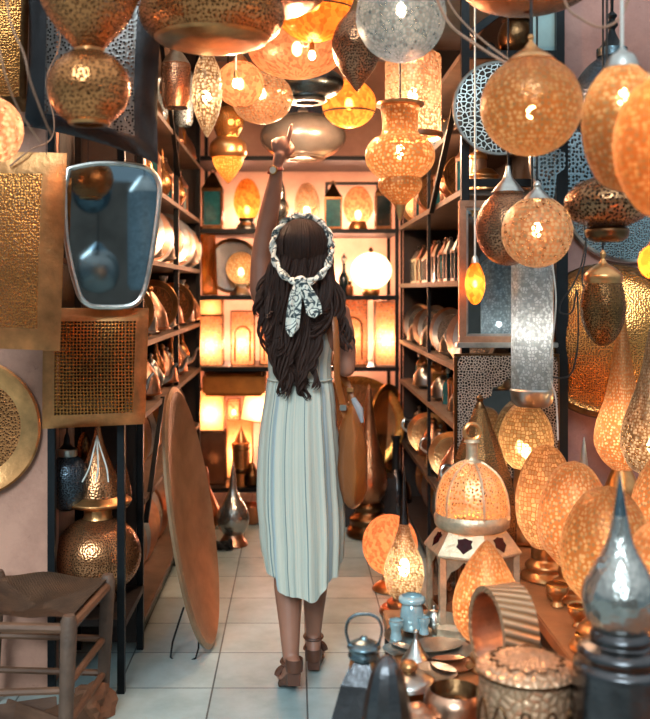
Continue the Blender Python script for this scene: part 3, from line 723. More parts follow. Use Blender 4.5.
house('candle_lantern', 'box lantern with coloured glass panes beside the pink egg lamp', 'lantern', 333, YB+.02, 17, 50, Z1, 'bronze', 'glass_blue', 'bronze')
# framed coloured glass
house('candle_lantern', 'dark bronze house lantern at the right end of the top display shelf', 'lantern', 383, YB, 16, 56, Z1, 'bronze', 'glass_dark')
wb = thing('wall_box', 'dark open wooden box standing behind the pink egg lamp', 'box', W(352, 225, 6.6)); snap(wb, Z1); s = S(6.6)
frame_rect(wb, 'frame', -27*s, 27*s, 0, 50*s, 0, 3*s, .05, M['wood_dark'])
# row two
qpanel('rectangular_tray', 'narrow gold tray standing upright on the display shelf, far left', 'tray', [(200,226,6.3),(215,226,6.45),(218,295,6.45),(202,295,6.3)], (.2,.08), ('gold','p_gold'), bulge=.01, hang=False)
d = dish('round_tray', 'dark round tray propped behind the amber globe lamp', 'tray', 233, 266, 28, 6.5, [[(1,0),(1,.05),(.93,.05),(.88,0)], [(.88,0),(.5,-.03),(0,-.03)]], ('bronze', 'steel_plain'), pitch=-6)
snap(rev('table_lamp', 'round amber mosaic lamp with bright bulb left of the long hair', 'lamp', 241, YB, [
    ('base', 'silver_smooth', sp((0,283),(6,284),(5,287),(11,293),(11,295),(0,295))),
    ('shade', 'l_amber_big', ell(268, 15, 16.5, 0, 160))], bulb=(272, pw*.9, '#FFA850', 3), seg=28), Z2)
snap(rev('glass_bottle', 'slender dark glass bottle with stopper beside the bright round lamp', 'bottle', 344, YB, [
    ('body', 'glass_dark', sp((0,295),(5,294),(6,285),(5,277),(2,271),(1.6,263))),
    ('stopper', 'silver_smooth', sp((2,263),(3,259),(1,255),(0,253)))], seg=16), Z2)
snap(rev('perfume_bottle', 'small orange red bottle at the foot of the dark bottle', 'bottle', 350, YB-.06, [
    ('body', 'copper', sp((0,295),(3.5,294),(3.5,286),(1.5,284))), ('stopper', 'bronze', sp((1.5,284),(2,281),(0,280)))], seg=12), Z2)
snap(rev('table_lamp', 'overexposed white round lamp right of the woman at shoulder height', 'lamp', 371, YB+.04, [
    ('base', 'brass_smooth', sp((0,288),(8,289),(8,295),(0,295))),
    ('shade', 'l_globe', ell(271, 20.5, 18.5, 0, 166)),
    ('finial', 'bronze', sp((2,253),(2,249),(0,247)))], bulb=(271, 14, '#FFDCB8', 8), seg=32), Z2)
# boxes and frames with lit fronts
def litbox(name, label, cx, y0, y1, w, Y, z, mat='l_panel', frame='bronze', power=2, d=.12, col='#FFC288', arch=False, rot=0, cat='lamp', tilt=0, bulbr=0):
    s = S(Y); w2, hh = w*s/2, (y1-y0)*s; p = W(cx, 0, Y)
    r = thing(name, label, cat, (p.x, Y, z), (0, tilt, rot)); t = .006
    part('panel', uv_planar(nbox(-w2+t, w2-t, -d/2, d/2, t, hh-t)), M[mat], r, smooth=False)
    bm = bmesh.new()
    for sx in (-1, 1):
        for sy in (-1, 1): bar(bm, (sx*(w2-t/2), sy*d/2, 0), (sx*(w2-t/2), sy*d/2, hh), t, t)
    for sy in (-1, 1):
        for zz in (t/2, hh-t/2): bar(bm, (-w2, sy*d/2, zz), (w2, sy*d/2, zz), t, t)
    part('frame', bm, M[frame], r, smooth=False)
    if arch:
        pts = [(w2*.62*math.cos(a), -d/2-.004, hh*.58+w2*.62*math.sin(a)) for a in [math.pi*k/10 for k in range(11)]]
        pts = [(w2*.62, -d/2-.004, hh*.08)]+pts+[(-w2*.62, -d/2-.004, hh*.08)]
        part('arch_trim', ntube(pts, .006, 6), M[frame], r)
    if bulbr: part('bulb', nl([(a*bulbr, hh*.35+b*bulbr) for a, b in ell(0, 1, 1.3, n=8)], 12), M['bulb'], r)
    light(r, (0, 0, hh*.4), power, col, .03); return r
litbox('box_lamp', 'glowing rectangular pierced box lamp at left of the third display shelf', 211, 316, 366, 25, 6.34, Z3, power=3.0)
litbox('box_lamp', 'small plain glowing box on top of the pierced box lamp', 211, 300, 316, 24, 6.34, Z3+50*S(6.34)+.001, 'l_cream', power=.8)
litbox('box_lamp', 'arched pierced box lamp beside the dress on the third display shelf', 243, 312, 366, 24, 6.38, Z3, power=3.0, arch=True)
litbox('box_lamp', 'narrow lit box lamp mostly hidden behind the long hair', 272, 314, 366, 24, 6.42, Z3, power=2.0, arch=True)
litbox('box_lamp', 'dim bronze framed box lamp right of the elbow', 352, 300, 366, 30, 6.38, Z3, 'l_panel', power=1.1, arch=True)
litbox('box_lamp', 'bright framed box lamp at the right end of the third display shelf', 386, 302, 366, 24, 6.34, Z3, 'l_panel', 'silver_smooth', power=3.4)
# bottom group
litbox('box_lamp', 'brown pierced box standing on the lowest display shelf at left', 213, 435, 488, 26, 6.36, Z4, 'p_copper', power=.3)
litbox('box_lamp', 'bright square box lamp stacked on the brown pierced box', 211, 394, 435, 28, 6.36, Z4+53*S(6.36)+.001, 'l_cream', power=3.6)
litbox('box_lamp', 'amber lit plinth in the middle of the lowest display shelf', 240, 428, 488, 26, 6.6, Z4, 'l_cream', 'brass_smooth', power=4)
litbox('box_lamp', 'bright white box lamp left of the dress, tilted', 256, 398, 432, 32, 6.45, Z4+.40, 'l_globe', 'bronze', power=3, tilt=R(10))
litbox('box_lamp', 'tiny lantern box with a bulb between the two bright boxes', 234, 404, 424, 13, 6.4, Z4+.42, 'l_pink', 'bronze', power=.8, bulbr=.014)
solo('draped_cloth', nbox(-.61, -.2, 6.25, 6.7, Z3-.20, Z3-.05, .02), plain('amber_cloth', '#B9752F', .8), 'amber cloth bundle pushed under the third display shelf', 'cloth')
snap(rev('brass_canister', 'tall brass canister with pointed lid on the lowest display shelf', 'canister', 241, 6.28, [
    ('body', 'brass_smooth', [(0,488),(9,488),(9,452),(7,450)]), ('band', 'bronze', [(9,470),(9.8,471),(9.8,474),(9,475)]), ('lid', 'brass_smooth', sp((9.5,451),(9.5,446),(7,444),(5,440),(2,434),(0,428)))], seg=24), Z4)
snap(rev('coffee_pot', 'dark squat pot on the lowest display shelf beside the canister', 'pot', 252, 6.26, [
    ('body', 'bronze', sp((0,488),(8,487),(9,478),(6,472),(4,470))), ('lid', 'bronze', sp((5,470),(3,466),(0,464)))], seg=20), Z4)
# gold discs behind the bag
d = dish('round_tray', 'large gleaming gold tray leaning behind the shoulder bag', 'tray', 357, 425, 48, 6.0, [[(1,0),(1,.05),(.93,.05),(.82,0)], [(.82,0),(.5,-.03),(0,-.03)]], ('gold', 'brass'), yaw=6, pitch=-6)
snap(d, 48*S(6.0)+.30)
d2 = dish('round_tray', 'second gold tray standing edge on beside the right rack', 'tray', 386, 430, 46, 5.98, [[(1,0),(1,.05),(.93,.05),(.82,0)], [(.82,0),(.5,-.03),(0,-.03)]], ('gold', 'brass'), yaw=62)
solo('wooden_plinth', nbox(.2, .62, 5.8, 6.15, 0, .3, .005), M['wood_dark'], 'low dark plinth carrying the large gold tray behind the bag', 'plinth')
# ============================================================ things on the floor
def onfloor(cx, ybase): return F*H/(ybase-CY)
def fl(name, label, cat, cx, yb, parts, z=0, **k):
    Y = F*(H-z)/(yb-CY); o = rev(name, label, cat, cx, Y, parts, **k); o.location.z = z; return o
fl('rosewater_ewer', 'silver drop vase with long thin neck on the floor, left of the dress', 'vase', 233, 545, [
    ('foot', 'rose', sp((0,545),(14,545),(14,542),(11,538),(9,534))), ('body', 'silver', sp((9,534),(14,528),(16.5,519),(14,508),(8,498),(4,488),(2.5,474),(1,464),(0,462)))], seg=28)
fl('rosewater_ewer', 'copper toned drop vase partly behind the leaning oval tray', 'vase', 206, 540, [
    ('foot', 'copper', sp((0,540),(10,540),(9,535),(6,531))), ('body', 'copper', sp((6,531),(14,522),(15,512),(9,498),(4,486),(2,470),(0,466)))], seg=28)
fl('teapot', 'small silver teapot low beside the drop vase', 'teapot', 217, 528, [
    ('body', 'silver', sp((0,528),(7,528),(9,520),(6,513))), ('lid', 'silver', sp((6,513),(3,509),(0,506)))], seg=20)
fl('brass_bowl', 'copper bowl under the lowest display shelf by the dress', 'bowl', 252, 524, [
    ('bowl', 'copper', sp((0,524),(6,524),(11,514),(12,506),(11,505)))], seg=20)
fl('hammered_cone_lamp', 'tall hammered bronze cone lamp behind the shoulder bag', 'lamp', 369, 536, [
    ('base', 'bronze', sp((0,536),(21,536),(22,530),(19,524),(20,518),(14,512),(15,506),(11,502))),
    ('cone', 'copper', sp((11,502),(17,490),(18,478),(14,460),(9,440),(5,415),(2,392),(0,384)))], seg=32)
fl('glass_jug', 'dark round bottle jug with long black neck by the right rack', 'jug', 396, 520, [
    ('body', 'steel_plain', sp((0,520),(12,520),(16,506),(14,488),(8,476),(4,470))),
    ('neck', 'black', [(4,470),(3.6,440),(5,438),(5,436)])], seg=24)
fl('table_lamp', 'pink mosaic ball lamp with dark wire lines on the floor tiles', 'lamp', 390, 590, [
    ('base', 'brass_smooth', sp((0,590),(17,590),(15,585),(8,580),(7,574))),
    ('globe', 'l_pink', ell(545, 27.5, 30, 0, 164))], bulb=(546, 0.8, '#FFB080', 0))
fl('table_lamp', 'lit teardrop lamp with tall dark spire on stepped base', 'lamp', 404, 614, [
    ('base', 'copper', sp((0,614),(23,614),(23,608),(17,606),(17,602),(12,600),(11,597))),
    ('shade', 'l_silver', sp((11,598),(17,590),(20,576),(18.5,562),(12.5,547),(7.5,534),(5,524))),
    ('spire', 'steel_plain', sp((5,524),(3.6,508),(2,488),(.8,470),(0,466)))], bulb=(568, 2.08, '#FFE4BC', 6))
# low platform and right hand table
pf = thing('low_platform', 'low copper brown wooden platform at lower right with silverware', 'platform', (.6, 2.5, 0))
part('top', nbox(-.295, .13, -.9, .8, .3, .34, .004), M['table_wood'], pf, smooth=False)
for x in (-.27, .1):
    for y in (-.87, .77): part('leg', nbox(x-.02, x+.02, y-.02, y+.02, 0, .3), M['wood_dark'], pf, smooth=False)
tb = thing('display_table', 'long copper coloured table along the right wall carrying egg lamps', 'table', (1.2, 2.8, 0))
part('tabletop', nbox(-.47, .55, -1.35, .98, .43, .47, .004), M['table_wood'], tb, smooth=False)
part('apron', nbox(-.45, .53, -1.33, .96, .37, .43), M['wood_dark'], tb, smooth=False)
for x in (-.43, .5):
    for y in (-1.3, .93): part('leg', nbox(x-.02, x+.02, y-.02, y+.02, 0, .37), M['wood_dark'], tb, smooth=False)
ZT, ZP = .471, .341
def tb_(name, label, cat, cx, yb, parts, **k): return fl(name, label, cat, cx, yb, parts, z=ZT, **k)
def base_(yb, r, h, top): # turned foot
    return sp((0,yb),(r,yb),(r*1.02,yb-h*.12),(r*.8,yb-h*.25),(r*.86,yb-h*.42),(r*.6,yb-h*.6),(r*.62,yb-h*.75),(top,yb-h), n=4)
tb_('table_lamp', 'amber honeycomb egg lamp lit beside the carved arch mirror', 'lamp', 526, 542, [
    ('base', 'brass_smooth', base_(542, 20, 74, 12)), ('shade', 'l_hex', egg(402, 27, 468, 14))], bulb=(452, 0.72, '#FFD4AC', 5))
tb_('table_lamp', 'tall amber honeycomb egg lamp, leftmost of the big eggs on the table', 'lamp', 546, 578, [
    ('base', 'brass_smooth', base_(578, 24, 32, 14)), ('shade', 'l_hex', egg(444, 30, 547, 14))], bulb=(508, 0.47, '#FFD4AC', 0))
tb_('table_lamp', 'amber mosaic egg lamp behind the foremost egg, cut by a silver spire', 'lamp', 574, 598, [
    ('base', 'brass_smooth', base_(598, 25, 34, 14)), ('shade', 'l_amber_big', egg(461, 36, 565, 16))], bulb=(520, 0.47, '#FFD4AC', 0))
tb_('table_lamp', 'drop lamp with pale upright spire between the egg lamps', 'lamp', 584, 566, [
    ('base', 'brass_smooth', base_(566, 18, 22, 10)), ('body', 'l_amber', sp((10,544),(17,534),(17,524),(12,514))), ('spire', 'silver_smooth', sp((12,514),(8,496),(5,474),(2.5,452),(.8,440),(0,437)))], bulb=(528, 0.18, '#FFD4AC', 0))
tb_('table_lamp', 'foremost large amber mosaic egg lamp with white hot spot', 'lamp', 607, 650, [
    ('base', 'brass_smooth', base_(650, 34, 46, 18)), ('shade', 'l_amber_big', egg(486, 46, 605, 20))], bulb=(568, 0.79, '#FFD4AC', 7))
tb_('table_lamp', 'tall gourd shaped amber lamp with thin pointed neck', 'lamp', 622, 545, [
    ('base', 'brass_smooth', base_(545, 28, 75, 10)), ('shade', 'l_amber', sp((10,470),(20,460),(27,444),(25,424),(17,400),(11,372),(7,345),(4,322))),
    ('spire', 'brass_smooth', sp((4,322),(2.5,310),(2.6,304),(1,300),(0,297)))], bulb=(430, 0.72, '#FFD0A4', 0))
tb_('table_lamp', 'silver and amber mosaic gourd lamp cut by the right edge', 'lamp', 652, 572, [
    ('base', 'silver_smooth', base_(572, 32, 96, 10)), ('shade', 'l_silver', sp((10,476),(22,468),(30,448),(28,424),(18,396),(10,370),(5,340),(0,320)))], bulb=(446, 0.72, '#FFE0B0', 5))
tb_('table_lamp', 'amber egg lamp cropped at the right edge below the silver gourd', 'lamp', 672, 600, [
    ('base', 'brass_smooth', base_(600, 28, 40, 14)), ('shade', 'l_amber_big', egg(450, 40, 562, 18))], bulb=(510, 0.50, '#FFD4AC', 0))
tb_('table_lamp', 'dark drop shaped lamp with tall steel spire at lower right', 'lamp', 620, 742, [
    ('base', 'steel_plain', sp((0,742),(46,742),(46,676),(43,668),(40,664),(42,656),(38,650),(30,646),(30,640),(26,634))),
    ('body', 'silver', sp((25,635),(33,624),(37,606),(35,590),(26,572),(17,556),(11,540),(7,520))),
    ('spire', 'pewter', sp((7,520),(4.5,504),(2,488),(0,476)))])
tb_('table_lamp', 'lit leaf pattern lamp peeking out right of the dark drop lamp', 'lamp', 664, 700, [
    ('base', 'brass_smooth', base_(700, 34, 40, 16)), ('shade', 'l_amber_big', egg(520, 48, 662, 20))], bulb=(600, 0.65, '#FFD4AC', 0))
for k, (cx, yb, r, lab) in enumerate(((557, 606, 11, 'small brass cup on the table edge, farthest of the three small cups'), (578, 626, 10, 'small brass cup on the table edge, middle of the three small cups'), (584, 652, 9, 'small brass cup on the table edge, nearest of the three small cups'))):
    tb_('brass_cup', lab, 'cup', cx, yb, [('cup', 'brass_smooth', sp((0,yb),(r*.6,yb),(r*.4,yb-r*.5),(r,yb-r*1.3),(r*.95,yb-r*1.9))), ('rim', 'gold', [(r*.9,yb-r*1.85),(r*1.05,yb-r*1.9),(r*.9,yb-r*2)])], seg=20, group='small brass cups on the table edge')
# ------------------------------------------------------------ hexagonal lantern
def hexlantern(cx, yb, label, dark=False, sc=1, z=ZP, Y=None):
    Y = F*(H-z)/(yb-CY); s = S(Y)*sc; r = thing('hexagonal_lantern', label, 'lantern', (W(cx,0,Y).x, Y, z), (0,0,R(8)))
    mt = M['bronze'] if dark else M['cream_brass']; pm = M['p_bronze'] if dark else M['l_dome']
    def hx(prof, m, nm, seg=6, par=r): return part(nm, lathe(bmesh.new(), [(a*s, (620-b)*s) for a, b in prof], seg, rot0=R(30)), m, par, smooth=seg > 12)
    hx([(0,620),(50,620),(50,612),(45,608),(0,608)], mt, 'base')
    for k in range(6):
        a = R(30+60*k); x, y = 43*s*math.cos(a), 43*s*math.sin(a)
        part('post', bar(bmesh.new(), (x, y, 12*s), (x, y, 76*s), 6*s), mt, r, smooth=False)
        # window frame between posts : top spandrel with pointed arch and sill
        a2 = R(30+60*(k+1)); x2, y2 = 43*s*math.cos(a2), 43*s*math.sin(a2)
        p0, p1 = Vector((x, y, 0)), Vector((x2, y2, 0)); ux = (p1-p0)
        bm = bmesh.new(); arch = [(.1,.30),(.1,.62),(.2,.76),(.35,.82),(.5,.93),(.65,.82),(.8,.76),(.9,.62),(.9,.30)]
        lo = [bm.verts.new(p0+ux*u+Vector((0,0,(12+v*66)*s))) for u, v in arch]
        hi = [bm.verts.new(p0+ux*(0 if i < 2 else 1 if i > len(arch)-3 else u)+Vector((0,0,(78 if 1 < i < len(arch)-2 else 12+v*66)*s))) for i, (u, v) in enumerate(arch)]
        hi[2].co = p0+Vector((0,0,78*s)); hi[-3].co = p1+Vector((0,0,78*s))
        for i in range(len(arch)-1): bm.faces.new((lo[i], lo[i+1], hi[i+1], hi[i]))
        q = [bm.verts.new(p0+ux*u+Vector((0,0,z_*s))) for u, z_ in ((0,12),(1,12),(1,24),(0,24))]; bm.faces.new(q)
        bmesh.ops.solidify(bm, geom=bm.faces[:], thickness=1.6*s)
        wf = part('window_frame', bm, mt, r, smooth=False)
        bm = bmesh.new(); i0, i1 = p0*.95, p1*.95; u2 = i1-i0
        bm.faces.new([bm.verts.new(v) for v in (i0+Vector((0,0,14*s)), i1+Vector((0,0,14*s)), i1+Vector((0,0,76*s)), i0+Vector((0,0,76*s)))])
        bmesh.ops.solidify(bm, geom=bm.faces[:], thickness=.8*s)
        part('pane', bm, M['pane_clear'], wf, smooth=False)
    # skirt with pierced red cut-outs
    sk = hx([(45,545),(49,543),(49,541),(33,520),(30,518)], mt, 'skirt')
    for k in range(6):
        a = R(60*k+60); ap = math.cos(R(30))
        n = Vector((math.cos(a), math.sin(a), 0)); t = Vector((-n.y, n.x, 0)); c = n*(41.5*ap*s)+Vector((0,0,88.3*s)); up = (Vector((0,0,21))-n*16*ap).normalized()
        out = n.cross(Vector((0,0,0)))+ (n*21+Vector((0,0,16*ap))).normalized()
        sh = [(a_*1.25, b_*1.25) for a_, b_ in ((-6,5),(-3,5.4),(0,6.6),(3,5.4),(6,5),(5.2,2),(6.4,-1),(3.4,-3.4),(0,-6.6),(-3.4,-3.4),(-6.4,-1),(-5.2,2))]
        bm = bmesh.new(); f = bm.faces.new([bm.verts.new(c+(t*u+up*v)*s+out*.6*s) for u, v in sh]); bmesh.ops.solidify(bm, geom=[f], thickness=.5*s)
        part('cutout', bm, M['glass_red'], sk, smooth=False)
    hx([(34,521),(37,518),(38,510),(36,506)], mt, 'collar', 24)
    hx(sp((36,507),(36,498),(33,482),(26,468),(15,459),(9,456)), pm, 'dome', 12)
    for k in range(6):
        a = R(30+60*k); part('rib', ntube([(q_*s*math.cos(a)*1.01, q_*s*math.sin(a)*1.01, (620-w_)*s) for q_, w_ in sp((36,507),(36,498),(33,482),(26,468),(15,459),(9,456), n=3)], 1.3*s, 6), mt, r)
    hx(sp((9,457),(9,455),(6,452),(6,438),(8,436),(6,433)), mt, 'neck', 20)
    part('ring', ntube([(8*s*math.cos(a), 0, (194+8*math.sin(a))*s) for a in [k*math.pi/8 for k in range(16)]], 2.2*s, 8, closed=True), M['brass_smooth'], r)
    light(r, (0, 0, 125*s), .8 if not dark else .05, '#FFB470', .02)
    return r
M['cream_brass'] = plain('cream_brass', '#D9BC9C', .35, .75, 30, .35, .3, 120)
M['l_dome'] = perf('pierced_cream_dome', '#DDB892', .35, 80, .33, lit='#FFC890', tl=.35, tr=.8, trc='#FFE2BC')
g = N('clear_pane'); t_ = g.n('ShaderNodeBsdfTransparent'); t_.inputs['Color'].default_value = lin('#D8C0B0'); gl = g.n('ShaderNodeBsdfGlossy', i_Roughness=.05); mx = g.n('ShaderNodeMixShader'); mx.inputs[0].default_value = .12
g.l(t_.outputs[0], mx.inputs[1]); g.l(gl.outputs[0], mx.inputs[2]); M['pane_clear'] = g.done(mx.outputs[0])
hexlantern(472, 626, 'large cream brass hexagonal lantern with red cut-outs and ring top', sc=1)
# pointed dark lantern just behind it
fl('pointed_lantern', 'dark pierced pointed lantern right behind the hexagonal lantern', 'lantern', 480, 596, [
    ('base', 'bronze', [(0,596),(34,596),(34,588),(30,586)]), ('body', 'p_bronze', sp((30,586),(34,560),(37,530),(34,490),(24,455),(12,425),(6,408))), ('finial', 'bronze', sp((6,408),(3,402),(4,398),(0,394)))], z=ZP, seg=12)
# leaf bowl lamp, ring, drum, bowl
fl('leaf_lamp', 'amber pointed bud shaped lamp behind the carved ring', 'lamp', 487, 668, [
    ('base', 'brass_smooth', base_(668, 20, 28, 12)), ('shade', 'l_amber', sp((0,540),(6,545),(18,562),(29,584),(34,604),(32,624),(22,638),(12,642)))], z=ZP, bulb=(602, 0.54, '#FFCC9C', 0))
Yd = 2.15; s = S(Yd)
dr = thing('carved_drum_box', 'round carved brass box with patterned lid in the right foreground', 'box', (W(527,0,Yd).x, Yd, ZP))
hd = (W(0,668,Yd).z-ZP)
M['carved'] = None
def carved():
    g = N('carved_brass'); uv = g.coord('UV')
    wv = g.n('ShaderNodeTexVoronoi', i_Scale=48, i_Randomness=1, feature='DISTANCE_TO_EDGE', voronoi_dimensions='2D'); g.l(uv, wv.inputs['Vector'])
    c = lin('#E2B490'); cc = g.ramp(wv.outputs['Distance'], [(.02, lin('#A87A56')), (.12, c)])
    b = g.n('ShaderNodeBsdfPrincipled', i_Metallic=.75, i_Roughness=.36); g.l(cc, b.inputs['Base Color'])
    bp = g.n('ShaderNodeBump', i_Strength=.6, i_Distance=.01); g.l(wv.outputs['Distance'], bp.inputs['Height']); g.l(bp.outputs[0], b.inputs['Normal'])
    return g.done(b.outputs[0])
M['carved'] = carved()
def ribbed():
    g = N('ribbed_brass'); wv = g.n('ShaderNodeTexWave', i_Scale=18, i_Distortion=.4); wv.bands_direction = 'DIAGONAL'; g.l(g.coord('UV'), wv.inputs['Vector'])
    cc = g.ramp(wv.outputs['Fac'], [(.1, lin('#A87850')), (.6, lin('#DDB08A'))])
    b = g.n('ShaderNodeBsdfPrincipled', i_Metallic=.7, i_Roughness=.34); g.l(cc, b.inputs['Base Color'])
    bp = g.n('ShaderNodeBump', i_Strength=.5, i_Distance=.008); g.l(wv.outputs['Fac'], bp.inputs['Height']); g.l(bp.outputs[0], b.inputs['Normal']); return g.done(b.outputs[0])
M['ribbed'] = ribbed()
part('body', nl([(0,0),(40*s,0),(44*s,.02),(48*s,hd*.4),(48*s,hd*.8),(46*s,hd-.006)], 48), M['carved'], dr)
part('lid', nl([(49*s,hd-.006),(50*s,hd),(48*s,hd+.006),(40*s,hd+.016),(26*s,hd+.026),(8*s,hd+.03),(0,hd+.031)], 48), M['carved'], dr)
part('rim', nl([(46*s,hd-.008),(50.5*s,hd-.006),(50.5*s,hd),(46*s,hd+.003)], 48), M['bronze'], dr)
zz_ = hd+.0215
part('scallop_band', ntube([((34+3*math.cos(14*a))*s*math.cos(a), (34+3*math.cos(14*a))*s*math.sin(a), zz_+.001*math.cos(14*a+math.pi)) for a in [2*math.pi*k/168 for k in range(168)]], .0022, 6, closed=True), M['bronze'], dr)
for k in range(12):
    a0 = 2*math.pi*k/12; pts = [((48.6*s)*math.cos(a0+t*2*math.pi/12), (48.6*s)*math.sin(a0+t*2*math.pi/12), hd*.45+.085*math.sin(math.pi*t)) for t in [i/8 for i in range(9)]]
    part('arc_band', ntube(pts, .0028, 6), M['bronze'], dr)
# carved ring (bracelet-like drum standing on edge) resting behind the box
Yr = 2.42; s = S(Yr); rg = thing('carved_ring', 'tall oval carved brass ring standing upright behind the round box', 'ring', (W(503,0,Yr).x, Yr, ZP), (0,0,R(-72)))
def ringmesh(r0, r1, d, zc, sx):
    bm = bmesh.new(); uvl = bm.loops.layers.uv.verify(); n = 56; q = []
    for k in range(n):
        a = 2*math.pi*k/n; q.append([bm.verts.new((sx*r*math.cos(a), y, zc+r*math.sin(a))) for r, y in ((r1,-d),(r1,d),(r0,d),(r0,-d))])
    for k in range(n):
        a, b = q[k], q[(k+1) % n]
        for j in range(4):
            f = bm.faces.new((a[j], a[(j+1)%4], b[(j+1)%4], b[j]))
            for l, uvv in zip(f.loops, ((k,j),(k,j+1),(k+1,j+1),(k+1,j))): l[uvl].uv = (uvv[0]*.02, uvv[1]*.05)
    bmesh.ops.recalc_face_normals(bm, faces=bm.faces[:]); return bm
zt = W(0,585,Yr).z-ZP
ro = (zt)/2*.5
ringc = zt-46*s
part('band', ringmesh(40*s, 46*s, 19*s, ringc, .8), M['ribbed'], rg)
part('stand', nl([(0,0),(30*s,0),(28*s,.01),(14*s,.03),(12*s,ringc-45*s)], 32), M['brass_smooth'], rg)
part('lining', ringmesh(39*s, 40.2*s, 18*s, ringc, .8), M['rose'], rg)
fl('brass_bowl', 'small dark lined brass bowl in the right foreground', 'bowl', 455, 738, [
    ('bowl', 'rose', sp((0,738),(16,738),(24,728),(31,712),(30,698),(25,690))), ('inside', 'bronze', sp((25,690),(22,696),(16,704),(0,706)))], z=ZP)
# pewter and silver pieces on the platform
def pf_(name, label, cat, cx, yb, parts, z=ZP, **k): return fl(name, label, cat, cx, yb, parts, z=z, **k)
pf_('serving_tray', 'round pewter tray under the glass stack and funnel', 'tray', 425, 640, [('tray', 'silver_smooth', [(0,640),(34,640),(40,637),(41,636),(34,638.6),(0,638.6)])])
ZTR = ZP+4.2*S(F*(H-ZP)/350)
pf_('glass_jar', 'pale blue glass jar with wide rim on the pewter tray', 'jar', 412, 630, [('body', 'jar', sp((0,630),(10,630),(12,620),(11,610),(9,604))), ('rim', 'jar', sp((9,604),(13,602),(13,598),(10,596)))], seg=24, z=ZTR)
pf_('tea_glass', 'small tea glass left of the pale blue jar', 'glass', 396, 640, [('body', 'jar', sp((0,640),(6,640),(5,632),(7,624),(7,621))), ('rim', 'silver_smooth', [(7,621),(7.6,620.5),(7,620)])], seg=20)
pf_('silver_funnel', 'silver cone shaped lid with pointed knob on the platform', 'lid', 416, 662, [('cone', 'silver_smooth', sp((15,662),(14,658),(8,650),(3,640),(2,634),(3,631),(0,629)))], seg=28)
pf_('tea_glass', 'small tea glass on the tray right of the pale blue jar', 'glass', 424, 634, [('body', 'jar', sp((0,634),(5,634),(4,628),(6,620),(6,618))), ('rim', 'silver_smooth', [(6,618),(6.6,617.5),(6,617)])], seg=20, z=ZTR)
pf_('serving_plate', 'wide silver plate below the hexagonal lantern', 'plate', 442, 654, [('plate', 'silver_smooth', [(0,654),(20,654),(30,649),(31,648),(20,652.5),(0,652.5)])])
pf_('serving_plate', 'pewter plate beside the funnel lid, nearer than the wide plate', 'plate', 433, 676, [('plate', 'silver_smooth', [(0,676),(16,676),(24,672),(24.5,671),(16,674.5),(0,674.5)])], z=ZP)
pf_('tagine_dish', 'low pewter dish with domed lid and brass knob', 'dish', 409, 700, [
    ('dish', 'bronze', sp((0,700),(14,700),(24,692),(26,684))), ('lid', 'silver_smooth', sp((27,684),(24,678),(14,673),(6,671))), ('knob', 'brass_smooth', sp((6,671),(9,667),(6,662),(0,661)))])
pf_('serving_plate', 'small copper plate behind the brass bowl', 'plate', 452, 668, [('plate', 'rose', [(0,668),(16,668),(22,663),(16,666.5),(0,666.5)])])
pf_('incense_burner', 'round brass pot peeking in at the bottom beside the bowl', 'pot', 418, 745, [('body', 'rose', sp((0,745),(14,745),(22,730),(20,716),(10,709))), ('lid', 'rose', sp((12,710),(8,706),(0,704)))])
pf_('serving_plate', 'small silver saucer in front of the tea glasses', 'plate', 398, 652, [('plate', 'silver_smooth', [(0,652),(10,652),(15,649),(15.5,648),(10,650.8),(0,650.8)])])
pf_('sugar_bowl', 'little silver lidded bowl left of the hexagonal lantern foot', 'bowl', 434, 628, [('bowl', 'silver_smooth', sp((0,628),(5,628),(9,622),(8,616))), ('lid', 'silver_smooth', sp((8,616),(5,611),(1.5,609),(2,606),(0,605)))], seg=20, z=ZTR)
# kettle shaped lantern on the floor, front centre
Yk = 2.45; s = S(Yk)
kt = thing('pyramid_lantern', 'dark faceted pyramid lantern with ring handle on the floor, front centre', 'lantern', (W(364,0,Yk).x, Yk, 0), (0,0,R(28)))
zc = lambda y: W(0, y, Yk).z
def zl(p): return [(r*s, zc(y)) for r, y in p]
part('body', nl([(0,.0),(58*s,.0)]+zl([(52,770),(40,718),(27,680),(14,658)]), 4), M['steel_plain'], kt, smooth=False)
part('cap', nl(zl(sp((13,660),(16,656),(15,650),(17,646),(12,642),(5,639),(3,636),(0,635))), 24), M['pewter'], kt)
bm = bmesh.new()
for k in range(4):
    a = R(90*k); bar(bm, (57*s*math.cos(a), 57*s*math.sin(a), .01), (14*s*math.cos(a), 14*s*math.sin(a), zc(658)), .008)
part('corner_trim', bm, M['brass_smooth'], kt, smooth=False)
hp = [(-14,647),(-16,640),(-18,630),(-15,620),(-8,615),(0,614),(8,615),(15,620),(18,630),(16,640),(14,647)]
part('handle', ntube(spl([Vector((a*s*math.cos(R(-28)), a*s*math.sin(R(-28)), zc(b))) for a, b in hp], 4), .004, 8), M['pewter'], kt)
Yk2 = 2.3
fl('dark_pod_vase', 'dark glossy pod shaped vase right of the pyramid lantern', 'vase', 387, 946, [
    ('body', 'steel_plain', sp((0,946),(20,943),(28,820),(28,760),(23,710),(15,676),(6,664),(0,661)))], seg=12)
